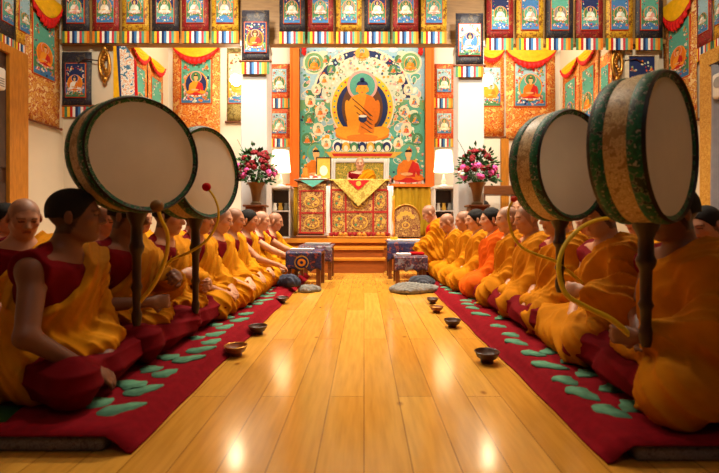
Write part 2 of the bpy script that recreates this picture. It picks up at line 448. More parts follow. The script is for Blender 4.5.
    R.V = R.V-.030*am*(w*(f1-.3)+(1-w)*(f2-.3)*np.clip(rad/.2, .3, 1))
    R.V = np.maximum(R.V, -(gz-.004)).astype(np.float32)
    np_mesh('robe', *nets(R.V, R.lo, R.h), robe, ob)
    if sash:
        Z = Field(LO, HI, hcl)
        a, b, c = nb+np.array((-.05,.05,.05)), T((.10,.15,.535)), T((.165,.165,.33))
        Z.add(rcone(a, b, .055, .060), .02); Z.add(rcone(b, c, .060, .055), .02)
        np_mesh('sash', *nets(Z.V, Z.lo, Z.h), RED, ob)
    return ob
def copy_person(src, label, X, Y, z0, rz, group=None, scale=1):
    c = src.copy(); COL.objects.link(c); c.location = (X, Y, z0); c.rotation_euler = (0,0,rz); c.scale = (scale,)*3
    for ch in list(src.children):
        d = ch.copy(); COL.objects.link(d); d.parent = c
    return tag(c, label, 'person', group)
# ------------------------------------------------------------------ the hall
XW, YF, YB, XR, ZC = 4.65, 6.5, 8.2, 3.82, 5.2      # side walls, front of the beam, back wall, recess sides, ceiling
WALL = mat('plaster_cream', (214, 202, 178), var=.04, scale=2, rough=.9, bump=.1)
WALLW = mat('plaster_white', (226, 220, 206), var=.03, scale=2, rough=.9)
COLM = mat('column_paint', (196, 194, 192), var=.03, scale=3, rough=.8)
BEAM = mat('beam_wood', (150, 112, 62), var=.2, scale=5, stretch=(1,8,8), rough=.5)
OCHRE = mat('ochre_wood', (186, 120, 34), var=.18, scale=6, stretch=(6,6,1), rough=.45)
DARKW = mat('dark_wood', (58, 30, 16), var=.25, scale=8, rough=.4, spec=.5)
BROWNW = mat('brown_wood', (112, 62, 26), var=.25, scale=8, stretch=(1,6,6), rough=.4, spec=.5)
def floor_mat():
    m, nt, b = new_mat('plank_floor')
    tc = nt.nodes.new('ShaderNodeTexCoord'); mp = nt.nodes.new('ShaderNodeMapping'); mp.inputs['Rotation'].default_value = (0,0,math.pi/2)
    nt.links.new(tc.outputs['Object'], mp.inputs['Vector'])
    br = nt.nodes.new('ShaderNodeTexBrick'); br.inputs['Scale'].default_value = 1; br.offset = .5
    br.inputs['Brick Width'].default_value = 1.9; br.inputs['Row Height'].default_value = .155; br.inputs['Mortar Size'].default_value = .0018
    br.inputs['Color1'].default_value = lin((214,158,66))+(1,); br.inputs['Color2'].default_value = lin((196,136,48))+(1,); br.inputs['Mortar'].default_value = lin((130,82,28))+(1,)
    nt.links.new(mp.outputs['Vector'], br.inputs['Vector'])
    m2 = nt.nodes.new('ShaderNodeMapping'); m2.inputs['Scale'].default_value = (14, 1.2, 1); nt.links.new(tc.outputs['Object'], m2.inputs['Vector'])
    nz = nt.nodes.new('ShaderNodeTexNoise'); nz.inputs['Scale'].default_value = 3; nz.inputs['Detail'].default_value = 6; nt.links.new(m2.outputs['Vector'], nz.inputs['Vector'])
    rp = nt.nodes.new('ShaderNodeValToRGB'); rp.color_ramp.elements[0].color = (.80,.74,.64,1); rp.color_ramp.elements[1].color = (1.05,1.04,1.0,1)
    rp.color_ramp.elements[0].position = .3; rp.color_ramp.elements[1].position = .62
    nt.links.new(nz.outputs['Fac'], rp.inputs['Fac'])
    mx = nt.nodes.new('ShaderNodeMixRGB'); mx.blend_type = 'MULTIPLY'; mx.inputs['Fac'].default_value = .8
    nt.links.new(br.outputs['Color'], mx.inputs['Color1']); nt.links.new(rp.outputs['Color'], mx.inputs['Color2'])
    vo = nt.nodes.new('ShaderNodeTexVoronoi'); vo.inputs['Scale'].default_value = 3.2; m3 = nt.nodes.new('ShaderNodeMapping'); m3.inputs['Scale'].default_value = (1.5,1,1)
    nt.links.new(tc.outputs['Object'], m3.inputs['Vector']); nt.links.new(m3.outputs['Vector'], vo.inputs['Vector'])
    kr = nt.nodes.new('ShaderNodeValToRGB'); kr.color_ramp.elements[0].position = .03; kr.color_ramp.elements[0].color = (.35,.2,.1,1); kr.color_ramp.elements[1].position = .09; kr.color_ramp.elements[1].color = (1,1,1,1)
    nt.links.new(vo.outputs['Distance'], kr.inputs['Fac'])
    m4 = nt.nodes.new('ShaderNodeMixRGB'); m4.blend_type = 'MULTIPLY'; m4.inputs['Fac'].default_value = .8
    nt.links.new(mx.outputs['Color'], m4.inputs['Color1']); nt.links.new(kr.outputs['Color'], m4.inputs['Color2'])
    nt.links.new(m4.outputs['Color'], b.inputs['Base Color'])
    n3 = nt.nodes.new('ShaderNodeTexNoise'); n3.inputs['Scale'].default_value = 1.6; n3.inputs['Detail'].default_value = 3
    mr = nt.nodes.new('ShaderNodeMapRange'); mr.inputs['To Min'].default_value = .10; mr.inputs['To Max'].default_value = .20
    nt.links.new(tc.outputs['Object'], n3.inputs['Vector']); nt.links.new(n3.outputs['Fac'], mr.inputs['Value']); nt.links.new(mr.outputs['Result'], b.inputs['Roughness'])
    bp = nt.nodes.new('ShaderNodeBump'); bp.inputs['Strength'].default_value = .05; bp.inputs['Distance'].default_value = .02
    nt.links.new(n3.outputs['Fac'], bp.inputs['Height']); nt.links.new(bp.outputs['Normal'], b.inputs['Normal'])
    b.inputs['Specular IOR Level'].default_value = .55
    return m
struct('floor', MB().box(-XW-.3, XW+.3, -3, YB+.2, -.1, 0), floor_mat())
struct('ceiling', MB().box(-XW-.2, XW+.2, -3, YB+.2, ZC, ZC+.1), WALL)
struct('wall_left', MB().box(-XW-.2, -XW, -3, YF, 0, ZC), WALL)
struct('wall_right', MB().box(XW, XW+.2, -3, YF, 0, ZC), WALL)
struct('wall_front_left', MB().box(-XW-.2, -XR, YF, YB, 0, ZC), WALL)      # piers closing the alcove's sides
struct('wall_front_right', MB().box(XR, XW+.2, YF, YB, 0, ZC), WALL)
struct('wall_back', MB().box(-XR, XR, YB, YB+.2, 0, ZC), WALLW)
tag(struct('beam', MB().box(-XW, XW, YF-.05, YF+.03, 3.60, ZC).box(-XW, XW, YF-.09, YF+.05, 3.53, 3.60), [BEAM]), kind='structure')
for s, x in ((-1, WX(255.5, YF-.1)), (1, WX(469.5, YF-.1))):
    m = MB(); m.rbox(x-.195, x+.195, YF-.2, YF+.15, 0, 3.528, .012); m.rbox(x-.215, x+.215, YF-.22, YF+.17, 0, .14, .01); m.rbox(x-.205, x+.205, YF-.21, YF+.16, 3.44, 3.529, .01)
    struct('column_'+('left' if s < 0 else 'right'), m, COLM)
# doors / window on the side walls beside the corner
for s, nm in ((-1, 'left'), (1, 'right')):
    x = s*(XW-.03)
    m = MB()
    for y0, y1 in ((5.42, 5.72), (4.0, 4.2)): m.box(min(x, x-s*.05), max(x, x-s*.05), y0, y1, 0, 2.98)
    m.box(min(x, x-s*.05), max(x, x-s*.05), 4.0, 5.72, 2.98, 3.08)
    struct('trim_%d' % (1 if s < 0 else 2), m, OCHRE if s < 0 else brocade('gold_strip', [(0,(196,138,40)),(.4,(170,112,30)),(.6,(206,160,70))], 40))
struct('door_1', MB().box(-XW-.01, -XW+.03, 4.2, 5.42, 0, 2.98).box(-XW+.03, -XW+.05, 4.35, 4.8, .3, 1.3).box(-XW+.03, -XW+.05, 4.95, 5.4, .3, 1.3).box(-XW+.03, -XW+.05, 4.35, 4.8, 1.5, 2.8).box(-XW+.03, -XW+.05, 4.95, 5.4, 1.5, 2.8), DARKW)
GREYC = mat('curtain_grey', (132, 132, 140), var=.08, rough=.9)
def pleat(x0, x1, z0, z1, n, a, flare=0):
    def fn(u, v):
        x = x0+(x1-x0)*u; z = z0+(z1-z0)*v
        return (x+.004*math.sin(v*9+u*50), -a*math.sin(u*n*2*math.pi)*(.75+.25*math.sin(v*5+u*17)), z)
    return fn
t = thing('curtain', 'grey pleated curtain hung along the right side wall', 'curtain', (XW-.10, 4.86, 0), -math.pi/2)
MB().grid(pleat(-.64, .64, .05, 2.85, 9, .035), 90, 8).build('cloth', GREYC, t, True, solid=.006)
MB().tube([(-.66,0,2.86), (.66,0,2.86)], .014).build('rod', DARKW, t, True)
PLAST = mat('plastic_white', (226, 226, 222), var=.02, rough=.4)
t = thing('wall_ac_unit', 'white wall unit mounted high on the left wall by the door trim', 'appliance', (-XW+.06, 5.06, WZ(78, 5.2)), math.pi/2)  # air conditioner, casing and grille
MB().rbox(-.22, .22, -.10, .02, -.14, .14, .03).build('casing', PLAST, t, True)
m = MB()
for k in range(4): m.box(-.18, .18, -.106, -.10, -.10+k*.03, -.088+k*.03)
m.build('grille', mat('grey_plastic', (150,150,150)), t)
t = thing('wall_speaker', 'white box speaker mounted high on the right wall above the curtain', 'speaker', (XW-.06, 5.32, WZ(84, 5.3)), -math.pi/2)
MB().rbox(-.11, .11, -.10, .02, -.16, .16, .03).build('casing', PLAST, t, True)
MB().lathe([(.07,0),(.07,.008),(.03,.004)], 20).build('cone', mat('grey_plastic', (150,150,150)), t, True)
t.children[-1].rotation_euler = (math.pi/2, 0, 0); t.children[-1].location = (0, -.101, .03)

# ------------------------------------------------------------------ painted scrolls
PAL = {k: mat('paint_'+k, v, var=.10, scale=30, rough=.75) for k, v in dict(
    navy=(30,44,92), blue=(64,120,176), sky=(150,190,206), teal=(84,160,142), green=(70,124,84), leaf=(112,160,108), pale=(196,210,190), cream=(226,214,182),
    white=(236,232,222), pink=(222,160,150), rose=(196,60,70), red=(188,30,26), orange=(214,116,24), amber=(232,150,34), gold=(206,160,60), yellow=(232,186,40), brown=(96,60,36), black=(30,26,26), flesh=(222,170,110), grey=(130,130,126)).items()}
PK = list(PAL); PM = [PAL[k] for k in PK]; PI = {k: i for i, k in enumerate(PK)}
BRO = dict(
    dark=brocade('brocade_dark', [(0,(120,98,62)),(.18,(30,30,40)),(.5,(48,46,56)),(.72,(24,24,34)),(.86,(84,72,58))], 20),
    red=brocade('brocade_red', [(0,(176,120,56)),(.2,(124,20,24)),(.5,(146,34,32)),(.75,(96,14,20)),(.88,(160,100,56))], 20),
    yellow=brocade('brocade_yellow', [(0,(110,96,44)),(.18,(196,148,26)),(.5,(206,164,46)),(.7,(170,120,20)),(.85,(126,80,30))], 20),
    gold=brocade('brocade_gold', [(0,(236,214,160)),(.2,(196,130,40)),(.42,(214,160,70)),(.62,(178,84,30)),(.8,(226,196,130))], 16),
    orange=brocade('brocade_orange', [(0,(240,214,150)),(.22,(214,116,28)),(.45,(226,150,60)),(.65,(196,70,24)),(.82,(232,190,110))], 16),
    redgold=brocade('brocade_red_gold', [(0,(238,200,120)),(.2,(200,56,30)),(.45,(214,100,50)),(.68,(176,30,24)),(.84,(226,170,90))], 22),
    olive=brocade('brocade_olive', [(0,(196,180,120)),(.25,(132,120,66)),(.5,(160,146,86)),(.75,(110,96,52))], 18))
FR = mat('silk_red', (196, 22, 20), var=.15, scale=18, rough=.5); FY = mat('silk_yellow', (236, 178, 16), var=.15, scale=14, rough=.5); FB = mat('silk_green', (30,110,70), var=.1)
STR = [PAL[k] for k in ('orange','green','yellow','red','white','navy','blue','white','rose','teal','gold')]
ROD = mat('rod_wood', (120, 66, 34), rough=.4)
def figure(m, cx, cz, r, d, rng, body='orange', cloth='red', halo='teal', ring='pink', aura='navy', seat='white'):
    """a seated figure with halo and aura on a lotus, r = half width of the crossed legs"""
    e = d
    if aura:
        m.disc(cx, cz+r*.85, r*1.22, r*1.38, e, PI['amber']); m.disc(cx, cz+r*.85, r*1.10, r*1.26, e+.001, PI[aura])
    m.disc(cx, cz+r*1.62, r*.60, r*.60, e+.002, PI[ring]); m.disc(cx, cz+r*1.62, r*.52, r*.52, e+.003, PI[halo])
    for k in range(9):
        a = math.pi*(k+.5)/9; m.disc(cx+r*1.12*math.cos(a), cz-r*.12-.16*r*math.sin(a), r*.15, r*.20, e+.003, PI[seat if k % 2 else 'pink'], 10)
    m.disc(cx, cz-r*.05, r*1.0, r*.26, e+.004, PI[cloth]); m.disc(cx-r*.55, cz+r*.06, r*.46, r*.2, e+.005, PI[body], rot=.25); m.disc(cx+r*.55, cz+r*.06, r*.46, r*.2, e+.005, PI[body], rot=-.25)
    m.poly([(cx-r*.42, cz+.02*r), (cx+r*.42, cz+.02*r), (cx+r*.56, cz+r*.9), (cx+r*.3, cz+r*1.16), (cx-r*.3, cz+r*1.16), (cx-r*.56, cz+r*.9)], e+.006, PI[body])
    m.poly([(cx-r*.15, cz+.1*r), (cx+r*.42, cz+.05*r), (cx+r*.54, cz+r*.9), (cx+r*.28, cz+r*1.12)], e+.007, PI[cloth])
    m.disc(cx-r*.58, cz+r*.55, r*.14, r*.42, e+.007, PI[body], rot=-.15); m.disc(cx+r*.6, cz+r*.55, r*.14, r*.42, e+.008, PI[cloth], rot=.15)
    m.disc(cx-r*.1, cz+r*.25, r*.4, r*.10, e+.008, PI['flesh'])
    m.disc(cx, cz+r*1.26, r*.13, r*.2, e+.008, PI['flesh']); m.disc(cx, cz+r*1.52, r*.21, r*.27, e+.009, PI['flesh'])
    m.disc(cx, cz+r*1.66, r*.22, r*.16, e+.010, PI['black' if body in ('orange','amber','flesh','white') else 'gold'], a0=0, a1=180); m.disc(cx, cz+r*1.84, r*.09, r*.1, e+.010, PI['gold'])
def painting(w, h, rng, sky='sky', land='teal', fig=None, n=70, attend=True):
    m = MB(); m.box(-w/2, w/2, -.002, .006, 0, h, PI[sky])
    m.disc(0, h*.1, w*.5, h*.34, .003, PI[land], a0=0, a1=180); m.poly([(-w/2,0),(w/2,0),(w/2,h*.3),(w*.2,h*.42),(-w*.1,h*.33),(-w/2,h*.45)], .0035, PI[land])
    m.poly([(-w/2,0),(w/2,0),(w/2,h*.10),(0,h*.16),(-w/2,h*.10)], .004, PI['blue' if land != 'blue' else 'green'])
    for k in range(n):
        a = rng.random()*6.28; rr = .34+.16*rng.random(); x = w*rr*math.cos(a)*1.0; z = h*.5+h*rr*math.sin(a)
        q = rng.choice(['leaf','green','cream','white','pink','orange','rose','navy','pale']); sz = w*(.015+.03*rng.random())
        if abs(x)+sz < w*.49 and sz < z < h-sz: m.disc(x, z, sz*1.3, sz, .0045+.0002*(k % 7), PI[q], 8, rot=rng.random()*3)
    f = dict(body='orange', cloth='red', halo='teal', aura='navy'); f.update(fig or {})
    figure(m, 0, h*.24, w*.33, .007, rng, **f)
    if attend:
        for x, z, b in ((-w*.36, h*.06, 'white'), (w*.36, h*.06, 'orange'), (-w*.36, h*.78, 'red'), (w*.36, h*.78, 'amber')):
            figure(m, x, z+h*.015, w*.075, .007, rng, body=b, cloth=rng.choice(['red','green','blue']), aura=None, ring='gold')
    return m
def fringe_mb(w, z0, z1, d=.004, n=None, shift=0):
    m = MB(); n = n or 11
    for k in range(n):
        x0 = -w/2+w*k/n; m.box(x0, x0+w/n, -d, d, z0, z1, (k+shift) % len(STR))
    return m
def swag(w, z1, drop, amp=.02):
    """gathered silk veil caught up at both upper corners: yellow field, red ruffle"""
    yl, rd = MB(), MB()
    def edge(u, k): return z1-drop*k*(math.sin(math.pi*u)**.7)-.10*drop*k
    def fn(u, v):
        x = -w/2+w*u; z = z1+(edge(u, .72)-z1)*v
        return (x, -.02-amp*(.6+.4*math.sin(v*22+u*4))*math.sin(math.pi*u)-.01*v, z)
    def fr(u, v):
        x = -w/2+w*u; a = edge(u, .68); b = edge(u, 1.0); z = a+(b-a)*v
        return (x, -.035-amp*1.2*math.sin(math.pi*u)-.012*math.sin(u*70)*v-.02*math.sin(math.pi*v), z+.006*math.sin(u*70)*v)
    yl.grid(fn, 30, 10); rd.grid(fr, 80, 5)
    return yl, rd
def scroll(label, loc, rz, w, h, border, pic=(.16,.34,.68,.50), fr=.08, rng_seed=0, sky='sky', land='teal', fig=None, veil=False, group=None, rods=True, two_frame=True, seat=None, nfr=11, detail=True):
    """hanging scroll: origin at bottom centre, front faces local -y. pic = x, z, width, height of the painting as fractions"""
    rng = random.Random(rng_seed*13+5)
    t = thing('hanging_scroll', label, 'scroll painting', loc, rz, group)
    fh = fr*h
    MB().grid(lambda u, v: (-w/2+w*u, .006*math.sin(v*7+u*2), fh+(h-fh)*v), 4, 8).build('border', BRO[border], t, True, solid=.008)
    px, pz, pw, ph = pic[0]*w-w/2, pic[1]*h, pic[2]*w, pic[3]*h
    m = MB(); b = .03*w
    for k, (g, c) in enumerate(((b, 'red'), (b*.4, 'gold'))):
        m.box(px-g, px+pw+g, -.013-.002*k, -.0, pz-g, pz+ph+g, PI[c])
    m.build('inner_border', PM, t)
    p = painting(pw, ph, rng, sky, land, fig, n=80 if detail else 14, attend=detail); o = p.build('painting', PM, t); o.location = (px+pw/2, -.018, pz)
    if fr: fringe_mb(w, 0, fh, n=nfr, shift=rng.randrange(3)).build('striped_fringe', STR, t)
    if rods:
        MB().tube([(-w*.54,0,fh if not fr else fh), (w*.54,0,fh)], .014).ball((-w*.55,0,fh), .022).ball((w*.55,0,fh), .022).build('rod', ROD, t, True)
    if veil:
        y, r = swag(w*1.04, h, veil*h); y.build('veil', FY, t, True, solid=.004); r.build('ruffle', FR, t, True, solid=.004)
    return t
# row along the beam
FIGS = [dict(body='white', cloth='pale', halo='green', aura='green'), dict(body='white', cloth='pink', halo='teal', aura='teal'), dict(body='cream', cloth='white', halo='green', aura='grey'), dict(body='pale', cloth='white', halo='navy', aura='green')]
YT = YF-.14
def beam_row(x0, x1, seq, side, zb, seed):
    n = len(seq); w = (x1-x0)/n
    names = ['first','second','third','fourth','fifth','sixth']
    for i, c in enumerate(seq):
        nm = {'dark': 'dark', 'red': 'red', 'yellow': 'yellow'}[c]
        scroll('%s brocade bordered scroll with striped fringe, %s from left on the %s beam' % (nm, names[i], side), (x0+w*(i+.5), YT, zb), 0, w*.90, 1.22, c,
               pic=(.19,.25,.62,.56), fr=.145, rng_seed=seed+i, sky=['navy','blue','teal'][i % 3], land=['green','teal','green'][(i+seed) % 3], fig=FIGS[(i+seed) % 4], group='brocade scrolls along the beam', rods=False)
beam_row(WX(61,YT), WX(240,YT), ['dark','red','yellow','dark','red','yellow'], 'left', WZ(43,YT), 1)
beam_row(WX(278,YT), WX(448,YT), ['dark','red','yellow','dark','red','yellow'], 'middle', WZ(43.5,YT), 20)
beam_row(WX(485,YT), WX(664,YT), ['red','yellow','dark','red','yellow','dark'], 'right', WZ(50,YT), 40)
# on the columns
YCf = YF-.24
scroll('narrow dark brocade scroll hanging on the left column', (WX(255.5,YCf), YCf, WZ(74,YCf)), 0, .41, .95, 'dark', pic=(.12,.34,.76,.46), fr=.2, rng_seed=61, sky='navy', land='green', fig=dict(body='orange', cloth='red', halo='brown', aura='brown'), group='scrolls on the columns')
scroll('narrow dark brocade scroll hanging on the right column', (WX(469.5,YCf), YCf, WZ(77,YCf)), 0, .41, .95, 'dark', pic=(.12,.34,.76,.48), fr=.18, rng_seed=62, sky='sky', land='blue', fig=dict(body='white', cloth='blue', halo='navy', aura='blue'), group='scrolls on the columns')
# small pairs beside the great painting, on the back wall
Yb = YB-.03
for s, x, nm in ((-1, 279.5, 'left'), (1, 444, 'right')):
    for k, (y0, y1) in enumerate(((63, 108), (108, 147))):
        scroll('small red bordered scroll, %s of the pair %s of the great painting' % (['upper','lower'][k], nm), (WX(x,Yb), Yb, WZ(y1,Yb)), 0, .40, (y1-y0)/F*Yb-.02, 'redgold', pic=(.16,.36,.68,.52), fr=.22, rng_seed=70+k+2*s,
               sky='sky', land=['teal','leaf'][k], fig=FIGS[k] if s < 0 else FIGS[3-k], group='small scrolls flanking the great painting', rods=False)
# alcove back wall
def px_scroll(label, x0, x1, y0, y1, Y, border, pic_px, **kw):
    w = (x1-x0)/F*Y; h = (y1-y0)/F*Y
    a, b, c, d = pic_px
    return scroll(label, (WX((x0+x1)/2, Y), Y, WZ(y1, Y)), 0, w, h, border, pic=((a-x0)/(x1-x0), (y1-d)/(y1-y0), (b-a)/(x1-x0), (d-c)/(y1-y0)), **kw)
px_scroll('large gold bordered scroll with yellow and red veil behind the left drums', 173, 220, 43, 150, Yb, 'orange', (182,211,60,103), fr=0, veil=.19, rng_seed=81, sky='teal', land='green', fig=dict(body='amber', cloth='red', halo='green', aura='navy'))
px_scroll('pale gold scroll partly hidden behind the left column', 227, 252, 48, 122, Yb, 'olive', (229,250,54,103), fr=0, rng_seed=82, sky='cream', land='gold', fig=dict(body='amber', cloth='gold', halo='cream', aura='gold'))
px_scroll('large gold bordered scroll with red veil directly right of the right column', 478, 504, 48, 137, Yb, 'orange', (481,500,68,106), fr=0, veil=.17, rng_seed=83, sky='sky', land='blue', fig=dict(body='amber', cloth='orange', halo='sky', aura='amber'))
px_scroll('large gold bordered scroll with yellow and red veil behind the right drums', 506, 555, 48, 139, Yb, 'orange', (515,545,64,106), fr=0, veil=.22, rng_seed=84, sky='sky', land='teal', fig=dict(body='orange', cloth='red', halo='green', aura='teal'))
# alcove side walls (seen raked)
def side_scroll(label, s, X, p0, p1, zt, zb, border, **kw):
    ya, yb = sorted((F*X/(p0-CX), F*X/(p1-CX)))
    return scroll(label, (X, (ya+yb)/2, zb), -s*math.pi/2, yb-ya, zt-zb, border, **kw)
for s in (-1, 1):
    X = s*(XR-.04)
    a = (130, 147, 163) if s < 0 else (598, 580, 563)
    nm = 'left' if s < 0 else 'right'
    side_scroll('raked scroll with red and yellow veil on the %s alcove wall, nearer the hall' % nm, s, X, a[0], a[1], 3.72, 1.7, 'orange', pic=(.2,.42,.6,.42), fr=0, veil=.12, rng_seed=90+s, sky='teal', land='leaf', fig=dict(body='orange', cloth='amber', halo='green', aura='green'))
    side_scroll('raked scroll with red and yellow veil on the %s alcove wall, nearer the back' % nm, s, X, a[1]-s*1, a[2], 3.72, 1.7, 'orange', pic=(.2,.42,.6,.42), fr=0, veil=.12, rng_seed=94+s, sky='teal', land='leaf', fig=dict(body='amber', cloth='orange', halo='blue', aura='green'))
side_scroll('raked gold scroll at the front of the right alcove wall', 1, XR-.04, 611.5, 600, 3.45, 1.9, 'orange', pic=(.2,.42,.6,.45), fr=0, rng_seed=99, sky='teal', land='leaf')
# piers
Yp = YF-.03
px_scroll('dark blue bordered scroll on the cream pier left of the drums', 62, 91.5, 52, 117, Yp, 'dark', (66.5,85.5,64,97), fr=.17, rng_seed=101, sky='navy', land='blue', fig=dict(body='white', cloth='orange', halo='navy', aura='orange'))
m = MB(); t = thing('picture_frame', 'pale framed picture on the pier behind the tall right drum', 'picture', (WX(641,Yp), Yp, WZ(130,Yp)))
w, h = 34/F*Yp, 78/F*Yp
MB().box(-w/2,w/2,-.03,.01,0,.07).box(-w/2,w/2,-.03,.01,h-.07,h).box(-w/2,-w/2+.06,-.03,.01,.07,h-.07).box(w/2-.06,w/2,-.03,.01,.07,h-.07).build('frame', mat('frame_cream', (214,204,178)), t)
p = painting(w-.12, h-.14, random.Random(3), 'navy', 'brown', dict(body='amber', cloth='red', halo='gold', aura='brown')); o = p.build('painting', PM, t); o.location = (0, -.008, .07)
# side walls
def wall_scrolls(s):
    X = s*(XW-.04); nm = 'left' if s < 0 else 'right'
    if s < 0: px = (25, 59.5)
    else: px = (697, 664)
    side_scroll('tall gold scroll with red and yellow veil near the corner of the %s wall' % nm, s, X, px[0], px[1], 4.10, 2.22, 'gold', pic=(.2,.36,.6,.44), fr=0, veil=.24, rng_seed=110+s, sky='teal', land='green', fig=dict(body='amber', cloth='red', halo='orange', aura='orange'))
    ya = 5.83
    for k, c in enumerate(('yellow', 'dark', 'red') if s < 0 else ('red', 'yellow', 'dark')):
        t = scroll('%s brocade bordered scroll with striped fringe high on the %s wall' % (c, nm), (X, ya-.14-.27*k, 3.02), -s*math.pi/2, .25, 1.2, c, pic=(.18,.3,.64,.5), fr=.15, rng_seed=120+k+s*5, sky='sky', land='teal', fig=FIGS[k], group='small scrolls high on the side walls', rods=False)
wall_scrolls(-1); wall_scrolls(1)
# banner and gilded ornaments at the alcove's front edges
GOLD = mat('gilt_metal', (176, 124, 50), rough=.35, metal=.8, var=.2, scale=30)
t = thing('silk_banner', 'yellow, blue and patterned white silk banner at the left alcove edge', 'banner', (WX(124,YF-.12), YF-.12, WZ(104,YF-.12)))
z1 = 58/F*6.4
MB().poly([(-.16,0),(-.06,0),(-.115,z1),(-.16,z1)], .0, 0).build('yellow_panel', FY, t, solid=.006)
MB().poly([(-.06,0),(-.03,0),(-.07,z1),(-.115,z1)], .0, 0).build('blue_trim', PAL['navy'], t, solid=.008)
MB().poly([(-.03,0),(.17,0),(.15,z1*.8),(.02,z1),(-.07,z1)], .0, 0).build('patterned_panel', brocade('brocade_white', [(0,(60,90,160)),(.2,(236,228,210)),(.5,(226,170,130)),(.68,(236,232,220)),(.85,(70,120,150))], 15), t, solid=.006)
MB().poly([(.17,0),(.215,0),(.19,z1*.72),(.15,z1*.8)], .0, 0).build('red_trim', FR, t, solid=.008)
MB().tube([(-.18,0,z1+.005),(.2,0,z1+.005)], .012).tube([(-.14,0,z1),(-.14,.045,3.58-WZ(104,YF-.12))], .005, 6).tube([(.15,0,z1),(.15,.045,3.58-WZ(104,YF-.12))], .005, 6).build('rod', ROD, t, True)
for px_, s in ((104.5, 'left'), (617, 'right')):
    t = thing('gilded_ornament', 'gilded scrolling ornament hung on the %s pier edge' % s, 'ornament', (WX(px_,6.43), 6.43, WZ(64,6.43)))
    pts = [(0.075*math.cos(a)*(1 if a < 99 else 1), 0, .20*math.sin(a)) for a in [2*math.pi*i/28 for i in range(29)]]
    MB().tube(pts, .026, 8).build('ring', GOLD, t, True)
    m = MB()
    for k in range(7): a = k*.9; m.ball((.03*math.cos(a), -.01, -.13+.045*k), (.03,.02,.03))
    m.build('leafwork', GOLD, t, True)
    MB().ball((0,0,.23),(.045,.03,.05)).ball((0,0,-.23),(.04,.03,.06)).build('finial', GOLD, t, True)
    q = 1 if s == 'left' else -1
    MB().tube([(-q*.07,0,.05),(-q*.3,.01,.08),(-q*.42,.02,.02)], .009).build('bracket', DARKW, t, True)
